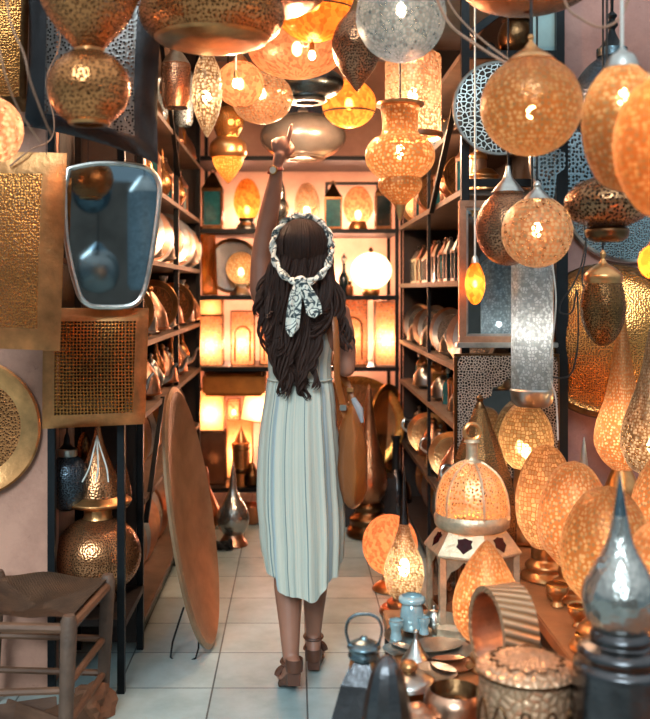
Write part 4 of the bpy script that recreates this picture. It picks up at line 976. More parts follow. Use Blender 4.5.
# ============================================================ left foreground
Ys = 3.0
st = thing('rush_stool', 'worn wooden stool with woven rush seat at lower left', 'stool', (-.82, 3.06, 0))
cn = {'fl': W(-18,620,2.85), 'fr': W(69,622,2.87), 'br': W(108,580,3.3), 'bl': W(-2,576,3.33)}
o = st.location
for k, p in cn.items():
    b = Vector((p.x, p.y, 0)); b.x += {'fl':-.02,'fr':-.015,'br':-.02,'bl':-.02}[k]
    part('leg', ntube([b-o, (b+p)/2-o, p-o+Vector((0,0,.0)), p-o+Vector((0,0,.02))], [.021,.023,.026,.018], 10), M['stool_wood'] if 'stool_wood' in M else M['wood'], st)
for (a, b) in (('fl','fr'),('fr','br'),('br','bl'),('bl','fl')):
    for zz in (.12, .24):
        p0 = Vector((cn[a].x-.015, cn[a].y, zz)); p1 = Vector((cn[b].x-.015, cn[b].y, zz)); part('stretcher', ntube([p0-o, p1-o], .012, 8), M['wood'], st)
    part('seat_rail', ntube([cn[a]-o-Vector((0,0,.02)), cn[b]-o-Vector((0,0,.02))], .016, 8), M['wood'], st)
bm = bmesh.new(); n = 22; uvl = bm.loops.layers.uv.verify(); g_ = []
for j in range(n+1):
    v = j/n; row = []
    for i in range(n+1):
        u = i/n; p = (cn['fl']*(1-u)+cn['fr']*u)*(1-v)+(cn['bl']*(1-u)+cn['br']*u)*v
        du, dv = abs(u-.5)*2, abs(v-.5)*2
        ridge = .012*max(du, dv)**2 - .018*(1-du*du)*(1-dv*dv) - .004*math.cos(abs(du-dv)*3)
        row.append(bm.verts.new(p-o+Vector((0,0,ridge+.006*math.sin(9*u+4*v)))))
    g_.append(row)
for j in range(n):
    for i in range(n):
        f = bm.faces.new((g_[j][i], g_[j][i+1], g_[j+1][i+1], g_[j+1][i]))
        du, dv = abs((i+.5)/n-.5), abs((j+.5)/n-.5)
        for l, (a, b) in zip(f.loops, ((i,j),(i+1,j),(i+1,j+1),(i,j+1))): l[uvl].uv = ((a/n, b/n) if du > dv else (b/n, a/n))
bmesh.ops.solidify(bm, geom=bm.faces[:], thickness=.035)
def rush():
    g = N('woven_rush'); wv = g.n('ShaderNodeTexWave', i_Scale=22, i_Distortion=1.5, i_Detail=2); wv.bands_direction = 'Y'; g.l(g.coord('UV'), wv.inputs['Vector'])
    cc = g.ramp(wv.outputs['Fac'], [(.1, lin('#5E4230')), (.6, lin('#AA8060'))])
    nz = g.ramp(g.noise(10, 5), [(.3, (.5,.5,.5)), (.7, (1,1,1))]); mx = g.n('ShaderNodeMix', data_type='RGBA', blend_type='MULTIPLY'); mx.inputs[0].default_value = 1
    g.l(cc, mx.inputs[6]); g.l(nz, mx.inputs[7])
    b = g.n('ShaderNodeBsdfPrincipled', i_Roughness=.8); g.l(mx.outputs[2], b.inputs['Base Color'])
    bp = g.n('ShaderNodeBump', i_Strength=.8, i_Distance=.01); g.l(wv.outputs['Fac'], bp.inputs['Height']); g.l(bp.outputs[0], b.inputs['Normal']); return g.done(b.outputs[0])
part('seat', bm, rush(), st)
# scrap under the stool
for k, (x, y, a, ln, lab) in enumerate(((-.93,3.1,20,.3,'rough brown board lying under the stool, leftmost'), (-.84,3.05,-35,.3,'rough brown board tilted under the stool seat'), (-.72,3.15,55,.26,'rough brown board under the stool nearest the rack'))):
    b = solo('scrap_board', nbox(-ln/2, ln/2, -.05, .05, -.008, .008, .002, Matrix.Rotation(R(a), 4, 'Z') @ Matrix.Rotation(R(62), 4, 'X')), M['wood'], lab, 'board', 'scrap boards under the stool', smooth=False); b.location = (x, y, .002)
def crumple(cx, cy, r, seed, lab, m):
    bm = bmesh.new(); bmesh.ops.create_icosphere(bm, subdivisions=3, radius=r)
    for v in bm.verts: v.co *= 1+.55*(noise.noise(v.co*14+Vector((seed,0,0))))+.2*noise.noise(v.co*40); v.co.z = max(v.co.z*.8, -r*.55)
    q = solo('crumpled_paper', bm, m, lab, 'paper', smooth=False); q.location = (cx, cy, 0)
PAP = plain('brown_paper', '#7A4E34', .8, 0, 12, .4)
crumple(-.80, 2.98, .07, 1, 'crumpled brown paper ball under the stool, toward the front', PAP)
crumple(-.70, 3.24, .075, 5, 'crumpled brown paper heap beside the rack foot behind the stool', PAP)
# big brass lantern on the low bay shelf
Yb = 3.62
rev('standing_lantern', 'large brass lantern with spire, flared collar and ball body in the left bay', 'lantern', 98, Yb, [
    ('foot', 'bronze', sp((0,618),(16,618),(18,612),(12,608))),
    ('ball', 'p_brass_b', ell(571, 43, 39, 20, 165, 20)),
    ('neck', 'brass_smooth', [(15,534),(14,532),(14,525),(17,522)]),
    ('collar', 'brass_smooth', sp((17,523),(28,521),(33,518),(33,516),(28,513),(24,511))),
    ('spire', 'p_brass_b', sp((24,512),(21,500),(15,484),(9,468),(4,450),(2,440),(0,436)))], bulb=None).location.z = .261
rev('hanging_lantern', 'copper drop lantern hanging behind the big brass lantern in the bay', 'lantern', 121, 3.72, [('drop', 'p_copper', sp((2,445),(4,460),(8,478),(11,494),(8,506),(0,510)))], cord=1.0, seg=24, cordm='iron')
rev('hanging_lantern', 'small bronze lantern high inside the left bay', 'lantern', 84, 3.75, [('body', 'p_bronze', sp((1,432),(5,438),(7,450),(5,462),(0,466)))], cord=1.0, seg=20, cordm='iron')
# leaning oval tray on a wire stand
tr = thing('oval_tray', 'big brown brass oval tray leaning on edge beside the left rack', 'tray', (-.36, 3.86, .005), (0, 0, 0))
def leantray():
    bm = bmesh.new(); uvl = bm.loops.layers.uv.verify()
    a_, b_ = .36, .525; rings = []
    for k, (f, h) in enumerate(((1,.0),(1.01,.012),(.97,.02),(.9,.0),(.6,-.03),(.3,-.045),(0,-.05))):
        rings.append([bm.verts.new((h, a_*f*math.cos(2*math.pi*i/64), b_*f*math.sin(2*math.pi*i/64))) for i in range(64)] if f else [bm.verts.new((h,0,0))])
    for q in range(len(rings)-1):
        A, B = rings[q], rings[q+1]
        for i in range(64):
            if len(B) == 1: bm.faces.new((A[i], A[(i+1)%64], B[0]))
            else: bm.faces.new((A[i], A[(i+1)%64], B[(i+1)%64], B[i]))
    bmesh.ops.recalc_face_normals(bm, faces=bm.faces[:])
    bmesh.ops.solidify(bm, geom=bm.faces[:], thickness=.004)
    Mx = Matrix.Translation((-.065, .0, .525)) @ Matrix.Rotation(R(-9), 4, 'Y') @ Matrix.Rotation(R(-5), 4, 'Z')
    bmesh.ops.transform(bm, matrix=Mx, verts=bm.verts); return bm
part('tray', leantray(), M['brown_brass'], tr)
part('wire_stand', ntube(spl([(-.08,-.1,.19),(-.13,-.12,.0),(-.03,-.13,.0),(-.02,-.1,.12)], 3), .004, 6), M['iron'], tr)
# ============================================================ goods on the side racks
ORD = ['first','second','third','fourth','fifth','sixth','seventh','eighth','ninth','tenth','eleventh','twelfth','thirteenth','fourteenth','fifteenth','sixteenth','seventeenth','eighteenth','nineteenth','twentieth','twenty-first','twenty-second','twenty-third','twenty-fourth']
def mk(name, cat, parts, seg=20):
    r = thing(name, 'x', cat)
    for q in parts: part(q[0], nl(q[2], seg), M[q[1]], r)
    return r
def sc(*pts, n=4): return sp(*pts, n=n)
PROTO = {}
def teapot(m, k):
    r = mk('teapot', 'teapot', [('body', m, sc((0,0),(.035,0),(.04,.008),(.03,.016),(.06,.05),(.066,.085),(.045,.125),(.03,.14))), ('lid', m, sc((.034,.14),(.026,.16),(.008,.175),(.006,.182),(.012,.192),(0,.205)))])
    part('spout', ntube(spl([(.055,0,.06),(.095,0,.085),(.11,0,.13),(.13,0,.15)], 4), [.014]*4+[.010]*4+[.007]*5, 8), M[m], r)
    part('handle', ntube(spl([(-.04,0,.12),(-.085,0,.13),(-.1,0,.09),(-.055,0,.05)], 4), .006, 6), M[m], r); return r
PROTO['silver teapot'] = teapot('silver_smooth', 0)
PROTO['copper teapot'] = teapot('copper', 0)
def plate(m, m2):
    r = thing('serving_plate', 'x', 'plate')
    for nm, mm, pr in (('rim', m, [(.1,.004),(.11,.012),(.108,.016),(.085,.006)]), ('well', m2, [(.085,.006),(.06,0),(0,0)])):
        bm = nl(pr, 32); bmesh.ops.transform(bm, matrix=Matrix.Translation((0,0,.108)) @ Matrix.Rotation(R(82), 4, 'X'), verts=bm.verts); part(nm, bm, M[mm], r)
    return r
PROTO['silver plate'] = plate('silver_smooth', 'silver')
PROTO['copper plate'] = plate('rose', 'copper')
PROTO['brass plate'] = plate('brass_smooth', 'brass')
r = mk('domed_dish', 'dish', [('dish', 'silver_smooth', sc((0,0),(.04,0),(.05,.01),(.085,.022),(.09,.03))), ('dome', 'silver_smooth', sc((.085,.03),(.08,.08),(.05,.125),(.015,.15))), ('knob', 'brass_smooth', sc((.008,.15),(.016,.165),(.01,.18),(0,.185)))], 24); PROTO['silver domed dish'] = r
r = mk('domed_dish', 'dish', [('dish', 'copper', sc((0,0),(.04,0),(.05,.01),(.08,.022),(.085,.03))), ('dome', 'rose', sc((.08,.03),(.07,.09),(.035,.15),(.012,.18))), ('knob', 'brass_smooth', sc((.008,.18),(.015,.195),(0,.21)))], 24); PROTO['copper domed dish'] = r
r = mk('canister', 'canister', [('body', 'rose', [(0,0),(.034,0),(.036,.006),(.036,.13),(.034,.135)]), ('lid', 'brass_smooth', sc((.038,.135),(.038,.15),(.025,.165),(.008,.17),(.01,.18),(0,.19)))]); PROTO['copper canister'] = r
r = mk('vase', 'vase', [('foot', 'brass_smooth', sc((0,0),(.035,0),(.034,.01),(.016,.03))), ('body', 'p_silver', sc((.016,.03),(.045,.07),(.05,.11),(.03,.155),(.014,.19),(.012,.22),(.022,.25)))]); PROTO['silver vase'] = r
r = mk('vase', 'vase', [('foot', 'bronze', sc((0,0),(.035,0),(.034,.01),(.016,.03))), ('body', 'brass', sc((.016,.03),(.05,.08),(.045,.13),(.02,.18),(.01,.23),(.004,.27),(0,.28)))]); PROTO['brass drop vase'] = r
PROTO['silver house lantern'] = house('candle_lantern', 'x', 'lantern', 0, 3.0, 22, 78, 0, 'silver_smooth', 'glass_dark', 'silver_smooth')
PROTO['bronze house lantern'] = house('candle_lantern', 'x', 'lantern', 0, 3.0, 24, 84, 0, 'rose', 'glass_blue', 'rose')
PROTO['brass house lantern'] = house('candle_lantern', 'x', 'lantern', 0, 3.0, 22, 74, 0, 'brass_smooth', 'glass_gold', 'brass_smooth')
r = thing('bottle', 'x', 'bottle'); part('body', nl(sc((0,0),(.028,0),(.032,.01),(.032,.09),(.024,.12),(.01,.14),(.01,.17)), 16), M['glass_blue'], r); part('stopper', nl(sc((.012,.17),(.014,.19),(0,.21)), 12), M['silver_smooth'], r); PROTO['blue glass bottle'] = r
used = set()
def put(kind, x, y, z, rot, label, group, s=1):
    p = PROTO[kind]
    if kind not in used:
        used.add(kind); p.location = (x, y, z); p.rotation_euler = (0,0,rot); p['label'] = label; p['group'] = group; p.scale = (s,)*3; return p
    return dup(p, (x, y, z), (0,0,rot), label, group, (s,)*3)
def row(side, z, sname, kinds, x, y0, y1, step, jit=.012, s=1, rot=None, back=None):
    cnt = {}; y = y0; i = 0
    while y < y1-1e-6:
        k = kinds[i % len(kinds)]; c = cnt.get(k, 0); cnt[k] = c+1
        rt = (rot if rot is not None else random.uniform(-.5, .5))
        put(k, x+random.uniform(-jit, jit), y, z+.001, rt, f'{k} on the {sname} shelf of the {side} rack, {ORD[c]} from the front', f'{k}s on the {sname} shelf of the {side} rack', s*random.uniform(.94, 1.05) if jit else s)
        y += step; i += 1
# left rack (goods stand near the aisle edge)
row('left', LZ[1], 'second lowest', ['copper plate','silver plate','brass plate'], -.78, 4.0, 6.05, .19, s=1.3, rot=R(62))
row('left', LZ[0], 'lowest', ['silver plate','copper plate','copper plate'], -.79, 4.0, 6.05, .15, s=1.5, rot=R(60))
row('left', LZ[2], 'third lowest', ['silver teapot','brass drop vase','copper domed dish'], -.70, 3.95, 6.08, .2, s=1.0)
row('left', LZ[3], 'fourth', ['brass plate','silver domed dish','silver vase','copper domed dish'], -.70, 3.95, 6.08, .19, s=1.15)
row('left', LZ[4], 'fifth', ['silver domed dish','copper plate','silver plate'], -.71, 3.95, 6.08, .15, s=1.3, rot=R(40))
row('left', LZ[5], 'sixth', ['bronze house lantern','copper canister','brass drop vase'], -.70, 3.95, 6.08, .2, s=1.05)
row('left', LZ[6], 'seventh', ['copper domed dish','silver vase','brass house lantern'], -.72, 4.0, 6.0, .22, s=1.1)
# right rack
row('right', RZ[5], 'sixth', ['copper canister','bronze house lantern','brass plate','copper teapot'], .76, 4.0, 6.05, .19)
row('right', RZ[4], 'fifth', ['silver house lantern','silver house lantern','bronze house lantern'], .77, 4.0, 6.05, .155, s=.9, rot=.15)
row('right', RZ[3], 'fourth', ['silver plate','copper plate','silver teapot','silver domed dish'], .76, 4.0, 6.05, .15, s=1.05, rot=R(-50))
row('right', RZ[2], 'third', ['copper canister','blue glass bottle','silver domed dish','brass house lantern'], .77, 4.0, 6.05, .15, s=.88)
row('right', RZ[1], 'second lowest', ['silver domed dish','silver teapot','copper domed dish','brass plate'], .78, 4.2, 6.05, .19, s=1.15)
row('right', RZ[0], 'lowest', ['brass plate','copper plate','silver plate'], .87, 4.3, 6.05, .17, s=1.4, rot=R(-58))
row('right', RZ[6], 'seventh', ['silver domed dish','copper canister','silver vase'], .77, 4.05, 6.0, .2, s=.95)
for k, p in PROTO.items():
    if k not in used: print('UNUSED', k)
# single pieces on the right rack front
q = rev('clay_pot', 'dark brown hammered pot on the top shelf of the right rack', 'pot', 516, 4.0, [
    ('body', 'bronze', sp((0,47),(8,46),(16,36),(18,24),(15,14),(12,10))), ('rim', 'bronze', [(12,10),(14,9),(14,7),(11,7)])], seg=28); q.location.z = RZ[7]+.001
q = rev('clay_pot', 'tiny dark pot beside the brown hammered pot, top right shelf', 'pot', 489, 4.0, [
    ('body', 'iron', sp((0,47),(5,46),(7,40),(6,34),(4,31)))], seg=20); q.location.z = RZ[7]+.001
q = rev('brass_bowl', 'stack-like ribbed brass pot under the silver leaf disc', 'pot', 484, 4.0, [
    ('body', 'brass_smooth', sp((0,176),(14,176),(15,172),(14,169),(15,166),(14,163),(15,160),(13,157))), ('lid', 'brass_smooth', sp((13,157),(8,153),(0,151)))], seg=28); q.location.z = RZ[5]+.001
# ============================================================ the woman
YP = 3.5
def B(px, py, dy=0.0): return W(px, py, YP)+Vector((0, dy, 0))
def capsule(bm, pts):
    """chain of tapering round limbs; [(point, radius)]"""
    for i, (p, r) in enumerate(pts):
        m = bmesh.ops.create_icosphere(bm, subdivisions=2, radius=r); bmesh.ops.translate(bm, vec=p, verts=m['verts'])
        if i:
            p0, r0 = pts[i-1]; d = (p-p0); L = d.length
            if L < 1e-5: continue
            c = bmesh.ops.create_cone(bm, cap_ends=True, segments=16, radius1=r0, radius2=r, depth=L)
            bmesh.ops.transform(bm, matrix=Matrix.Translation((p+p0)/2) @ d.to_track_quat('Z', 'Y').to_matrix().to_4x4(), verts=c['verts'])
def ellipsoid(bm, c, rx, ry, rz, rot=None, sub=3):
    m = bmesh.ops.create_icosphere(bm, subdivisions=sub, radius=1)
    T = Matrix.Translation(c) @ (rot or Matrix.Identity(4)) @ Matrix.Diagonal((rx, ry, rz, 1)); bmesh.ops.transform(bm, matrix=T, verts=m['verts'])
wm = thing('person', 'woman seen from behind pointing upward, in long pale striped sleeveless dress', 'person', (W(300,0,YP).x, YP, 0))
o = wm.location.copy()
bm = bmesh.new()
hd_ = B(302, 248, 0)
# head, jaw, face turned away from the viewer
ellipsoid(bm, hd_+Vector((0,.0,.0)), .074, .092, .1)
ellipsoid(bm, hd_+Vector((0,.035,-.06)), .055, .058, .065)
ellipsoid(bm, hd_+Vector((0,.098,-.025)), .011, .016, .02, sub=2)      # nose
for sx in (-1, 1):
    ellipsoid(bm, hd_+Vector((sx*.075,.0,-.02)), .009, .017, .028, sub=2)   # ears
    ellipsoid(bm, hd_+Vector((sx*.03,.082,.0)), .016, .012, .008, sub=2)    # brows
ellipsoid(bm, hd_+Vector((0,.085,-.065)), .022, .012, .008, sub=2)         # lips
ellipsoid(bm, hd_+Vector((0,.075,-.1)), .018, .018, .015, sub=2)           # chin
neck = B(302, 300, -.005); chest = B(301, 340, 0); waist = B(300, 378, 0); hip = B(300, 425, -.005)
capsule(bm, [(hd_+Vector((0,-.005,-.05)), .052), (neck, .05), (B(301, 315), .06)])
ellipsoid(bm, B(302, 330), .145, .085, .13); ellipsoid(bm, B(300, 372), .105, .08, .12); ellipsoid(bm, B(300, 425), .14, .105, .15)
capsule(bm, [(B(280, 308), .05), (B(322, 309), .05), (B(338, 314), .047)])
capsule(bm, [(B(283, 312), .05), (B(267, 306, .01), .047)])
# raised arm (her left): shoulder, elbow, wrist
capsule(bm, [(B(270, 312, .0), .044), (B(261.5, 290, .01), .045), (B(261.5, 260, .02), .041), (B(264, 236, .02), .037), (B(268.5, 215, .02), .037), (B(273.5, 190, .01), .031), (B(277.5, 168, 0), .0215)])
# hand : palm, curled fingers, pointing index
ellipsoid(bm, B(281.5, 148, .0), .031, .017, .044, Matrix.Rotation(R(10), 4, 'Y'))
capsule(bm, [(B(278, 162), .021), (B(280, 155), .023)])
capsule(bm, [(B(287, 143), .0105), (B(289, 136), .0098), (B(290.5, 130), .0088), (B(291, 125.5), .0076)])
for k, (fx, fy) in enumerate(((282.5,138.5),(277.5,139.5),(273.5,142))):
    capsule(bm, [(B(fx+1, fy+7), .0105), (B(fx, fy, .006), .0105), (B(fx+.4, fy+1, .034), .0095), (B(fx+1.4, fy+8, .036), .0085), (B(fx+1.6, fy+9.5, .02), .0078)])
capsule(bm, [(B(288, 154, .008), .012), (B(292.5, 148, .02), .0105), (B(290, 142, .034), .0092), (B(285.5, 141.5, .04), .0082)])
# lowered arm (her right): upper arm down, forearm forward holding the bag strap
capsule(bm, [(B(338, 315, .0), .045), (B(343, 332, 0), .042), (B(346, 352, -.005), .037), (B(346, 368, -.005), .034), (B(342, 365, .09), .033), (B(333, 358, .19), .024), (B(331, 355, .215), .021)])
ellipsoid(bm, B(330, 352, .255), .018, .04, .03)
for k in range(4):
    capsule(bm, [(B(329, 346+k*4.5, .285), .0095), (B(325, 346+k*4.5, .31), .009), (B(321, 347+k*4.5, .295), .0085), (B(321.5, 348+k*4.5, .275), .008)])
capsule(bm, [(B(330, 348, .25), .011), (B(326, 344, .275), .0095), (B(322, 344, .285), .0085)])
# legs: left pushes off, right one forward
def leg(a, kn, an, heel, ball, toe):
    capsule(bm, [(a, .085), ((a+kn)/2, .07), (kn, .052), (kn*.62+an*.38, .054), (kn*.3+an*.7, .040), (an, .029)])
    capsule(bm, [(an, .029), (heel, .027), ((heel+ball)/2, .027), (ball, .026), (toe, .015)])
    for j in range(5):
        t = (j-2)*.0125
        capsule(bm, [(ball+Vector((t,0,-.004)), .012), (toe+Vector((t*1.2, .012-abs(j-1)*.004, -.003)), .0095)])
GZ = 0
L_an = B(291, 650, -.085); R_an = B(314, 634, .13)
Lh = Vector((L_an.x+.012, L_an.y-.03, .115)); Lb = Vector((L_an.x-.012, L_an.y+.045, .045)); Lt = Lb+Vector((-.006,.05,-.018))
leg(B(287, 450, 0), B(287, 545, .03), L_an, Lh, Lb, Lt)
R_an.z = .135; Rh = R_an+Vector((0,-.028,-.065)); Rb = R_an+Vector((.01,.1,-.1)); Rt = Rb+Vector((.005,.05,-.008))
leg(B(314, 450, 0), B(317, 545, .09), R_an, Rh, Rb, Rt)
bmesh.ops.translate(bm, vec=-o, verts=bm.verts)
def skinmat():
    g = N('skin'); b = g.n('ShaderNodeBsdfPrincipled', i_Roughness=.5); c = lin('#96644F')
    g.l(g.ramp(g.noise(9, 3), [(.3, mul(c,.9)), (.7, mul(c,1.06))]), b.inputs['Base Color'])
    b.inputs['Subsurface Weight'].default_value = .08; b.inputs['Subsurface Radius'].default_value = (.02,.008,.004); return g.done(b.outputs[0])
SK = skinmat()
body = part('body', bm, SK, wm)
md = body.modifiers.new('remesh', 'REMESH'); md.mode = 'VOXEL'; md.voxel_size = .0042; md.use_smooth_shade = True
md = body.modifiers.new('smooth', 'SMOOTH'); md.factor = .5; md.iterations = 4
# bake modifiers into the mesh
dg = bpy.context.evaluated_depsgraph_get(); me = bpy.data.meshes.new_from_object(body.evaluated_get(dg)); body.modifiers.clear(); body.data = me
if not me.materials: me.materials.append(SK)
for p in me.polygons: p.use_smooth = True
# eyes
for sx in (-1, 1):
    e_ = bmesh.new(); ellipsoid(e_, hd_-o+Vector((sx*.03,.088,-.014)), .011, .008, .007, sub=2); part('eye', e_, M['wire_white'], wm)
# dress
def dressmat():
    g = N('striped_cotton'); uv = g.coord('UV'); sx = g.n('ShaderNodeSeparateXYZ'); g.l(uv, sx.inputs[0])
    base = lin('#CBD2C6')
    nz = g.n('ShaderNodeTexNoise', i_Scale=1.0, i_Detail=8, i_Roughness=.9); mp = g.n('ShaderNodeMapping'); mp.inputs['Scale'].default_value = (34, .12, 1); g.l(uv, mp.inputs[0]); g.l(mp.outputs[0], nz.inputs['Vector'])
    c1 = g.ramp(nz.outputs['Fac'], [(.36, lin('#929C9A')), (.45, lin('#BDBFB2')), (.55, lin('#D6CEBC')), (.66, lin('#C8C4B6'))])
    # bold dark stripes
    ms = g.n('ShaderNodeMath', operation='MULTIPLY'); g.l(sx.outputs['X'], ms.inputs[0]); ms.inputs[1].default_value = 13
    fr = g.n('ShaderNodeMath', operation='FRACT'); g.l(ms.outputs[0], fr.inputs[0])
    lt = g.n('ShaderNodeMath', operation='LESS_THAN'); g.l(fr.outputs[0], lt.inputs[0]); lt.inputs[1].default_value = .055
    mx = g.n('ShaderNodeMix', data_type='RGBA'); g.l(lt.outputs[0], mx.inputs[0]); g.l(c1, mx.inputs[6]); mx.inputs[7].default_value = lin('#7C8887')
    ms2 = g.n('ShaderNodeMath', operation='MULTIPLY'); g.l(sx.outputs['X'], ms2.inputs[0]); ms2.inputs[1].default_value = 4.33
    ad = g.n('ShaderNodeMath', operation='ADD'); g.l(ms2.outputs[0], ad.inputs[0]); ad.inputs[1].default_value = .28
    fr2 = g.n('ShaderNodeMath', operation='FRACT'); g.l(ad.outputs[0], fr2.inputs[0])
    lt2 = g.n('ShaderNodeMath', operation='LESS_THAN'); g.l(fr2.outputs[0], lt2.inputs[0]); lt2.inputs[1].default_value = .1
    mh = g.n('ShaderNodeMath', operation='MULTIPLY'); g.l(lt2.outputs[0], mh.inputs[0]); mh.inputs[1].default_value = .35
    mx2 = g.n('ShaderNodeMix', data_type='RGBA'); g.l(mh.outputs[0], mx2.inputs[0]); g.l(mx.outputs[2], mx2.inputs[6]); mx2.inputs[7].default_value = lin('#7FA6C4')
    b = g.n('ShaderNodeBsdfPrincipled', i_Roughness=.8); g.l(mx2.outputs[2], b.inputs['Base Color'])
    bp = g.n('ShaderNodeBump', i_Strength=.5, i_Distance=.008); g.l(nz.outputs['Fac'], bp.inputs['Height']); g.l(bp.outputs[0], b.inputs['Normal'])
    tl = g.n('ShaderNodeBsdfTranslucent'); g.l(mx2.outputs[2], tl.inputs['Color']); ms3 = g.n('ShaderNodeMixShader'); ms3.inputs[0].default_value = .15
    g.l(b.outputs[0], ms3.inputs[1]); g.l(tl.outputs[0], ms3.inputs[2]); return g.done(ms3.outputs[0])
DM = dressmat()
# rows: py, left px, right px, depth radius(m), pleat
rows = [(311,277,325,.085,0),(318,273,329,.09,0),(330,266,333,.105,0),(345,267,333,.105,.0),(362,268,331,.1,.01),(373,269,331,.098,.014),(379,269,331,.098,.02),(384,268,332,.102,.03),(396,266,334,.115,.02),(420,262,336,.13,.022),(450,259,339,.14,.024),(480,258,341,.145,.026),(510,258,343,.15,.028),(540,260,343.5,.155,.03),(562,261,343,.158,.032),(588,264,342,.16,.034)]
bm = bmesh.new(); uvl = bm.loops.layers.uv.verify(); n = 144; rings = []
sm = spl([(r_[0], r_[1], r_[2]) for r_ in rows], 4); sm2 = spl([(r_[3], r_[4], 0) for r_ in rows], 4)
s = S(YP)
for a, b in zip(sm, sm2):
    cx_, rx = (a.y+a.z)/2, (a.z-a.y)/2*s; ry, pl = b.x, b.y; ring = []
    t = max(0, (a.x-384)/(586-384))
    for k in range(n):
        th = 2*math.pi*k/n; ph = th*17+1.6*math.sin(th*3+1)+.8*math.sin(th*5)
        f = 1+pl*math.sin(ph)+pl*.5*math.sin(th*31+t*1.5)
        z = H-(a.x-CY)*s
        # shirt tail hem : lowest at centre back, higher at the sides
        if a.x > 490: z += ((a.x-490)/96)*(.105*abs(math.cos(th))**1.9 + (.05 if math.sin(th) > 0 else 0)*(1-abs(math.cos(th))) + .012*math.sin(ph*.5))
        ring.append(bm.verts.new((W(cx_,0,YP).x+rx*f*math.cos(th)-o.x, ry*f*math.sin(th)+.0, z)))
    rings.append(ring)
for j in range(len(rings)-1):
    for k in range(n):
        f = bm.faces.new((rings[j][k], rings[j+1][k], rings[j+1][(k+1)%n], rings[j][(k+1)%n]))
        for l, (kk, jj) in zip(f.loops, ((k,j),(k,j+1),(k+1,j+1),(k+1,j))): l[uvl].uv = (kk/n, jj/len(rings)*1.2)
bmesh.ops.recalc_face_normals(bm, faces=bm.faces[:]); bmesh.ops.solidify(bm, geom=bm.faces[:], thickness=.003)
dress = part('dress', bm, DM, wm, autos=80)
bm = bmesh.new()
for sx, pts in ((-1, [(279,313,-.085),(283,303,-.05),(285,300,.0),(283,305,.06),(281,313,.085)]), (1, [(324,313,-.085),(322,303,-.05),(320,300,.0),(322,305,.06),(323,313,.085)])):
    tube(bm, [B(*p)-o for p in spl(pts, 5)], .017, 8, flat=.35)
part('shoulder_strap', bm, DM, dress)
part('waistband', ntube([Vector((W(300,0,YP).x+32.2*s*math.cos(a)-o.x, .104*math.sin(a), H-(379-CY)*s)) for a in [2*math.pi*k/48 for k in range(48)]], .004, 8, closed=True), plain('cream_cotton', '#C6C2B2', .8), dress)
# hair
HM = plain('dark_brown_hair', '#331C13', .5, 0, 30, .5, .4, 200, vscale=(6,6,.6))
HM.node_tree.nodes['Principled BSDF'].inputs['Specular IOR Level'].default_value = .3
bm = bmesh.new()
ellipsoid(bm, hd_+Vector((0,-.017,.006)), .095, .103, .1)
ellipsoid(bm, B(302, 285, -.045), .092, .06, .12); ellipsoid(bm, B(300, 315, -.085), .1, .042, .13)
ellipsoid(bm, B(298, 342, -.1), .062, .028, .08)
for v in bm.verts:
    v.co += Vector((.003*math.sin(v.co.z*130), 0, 0))
    # keep the face free
    dlt = v.co-hd_
    if dlt.y > .045 and dlt.z < .06 and abs(dlt.x) < .07: v.co.y = hd_.y+.045
bmesh.ops.translate(bm, vec=-o, verts=bm.verts)
hair = part('hair', bm, HM, wm)
rnd = random.Random(11)
def lock(pts, r0, amp, ph, fr):
    P = spl([B(*p) for p in pts], 8); nn = len(P); out = []
    for i, p in enumerate(P):
        t = i/(nn-1); out.append(p-o+Vector((amp*t**.8*math.sin(ph+fr*t*6.28), amp*.8*t*math.cos(ph+fr*t*6.28), 0)))
    rr = [r0*(.55+.6*math.sin(math.pi*min(1, .15+i/(nn-1)*.85))**.8)*(1 if i < nn-2 else .35) for i in range(nn)]
    return out, rr
bm = bmesh.new()
for k in range(90):
    f_ = -1+2*k/89; th = f_*1.45; P_ = []
    j0 = rnd.uniform(-.03, .03)
    for q in range(14):
        el = .03+2.15*q/13      # from the crown towards the nape
        rr_ = 1.0+rnd.uniform(-.006, .012)
        P_.append(hd_-o+Vector((0,-.017,.006))+Vector((.095*math.sin(el)*math.sin(th+j0*3), -.103*math.sin(el)*math.cos(th+j0*3), .1*math.cos(el)))*rr_)
    tube(bm, P_, [.002+.0045*math.sin(min(q/5, 1)*1.57) for q in range(14)], 5)
for k in range(230):
    cl = k % 13; uc = -1+2*cl/12; u = max(-1, min(1, uc+rnd.uniform(-.11, .11))); x0 = 302+24*u
    end = (340, 356, 376, 390, 394, 380, 374, 388, 396, 386, 366, 344, 330)[cl]+rnd.uniform(-9, 3)-(rnd.random() < .3)*rnd.uniform(0, 40)
    xm = 300+33*u+rnd.uniform(-3, 3); xe = 295.5+25*u+rnd.uniform(-2, 2)+(3 if cl % 2 else -2); db = -.02-.075*(1-u*u)**.5
    dy = rnd.uniform(0, .03)
    p, rr = lock([(x0, 228+22*abs(u)+rnd.uniform(-2,2), db*.6), (302+30*u, 262, db-dy*.5), (xm, 300, -.055-.045*(1-u*u)-dy), (xe, (300+end)/2+12, -.1-dy), (296+21*uc+rnd.uniform(-1.5, 1.5), end, -.115-dy)], rnd.uniform(.0035, .007), rnd.uniform(.014, .021), cl*2.1+rnd.uniform(-.35,.35), 2.0+.25*(cl % 3))
    tube(bm, p, rr, 6)
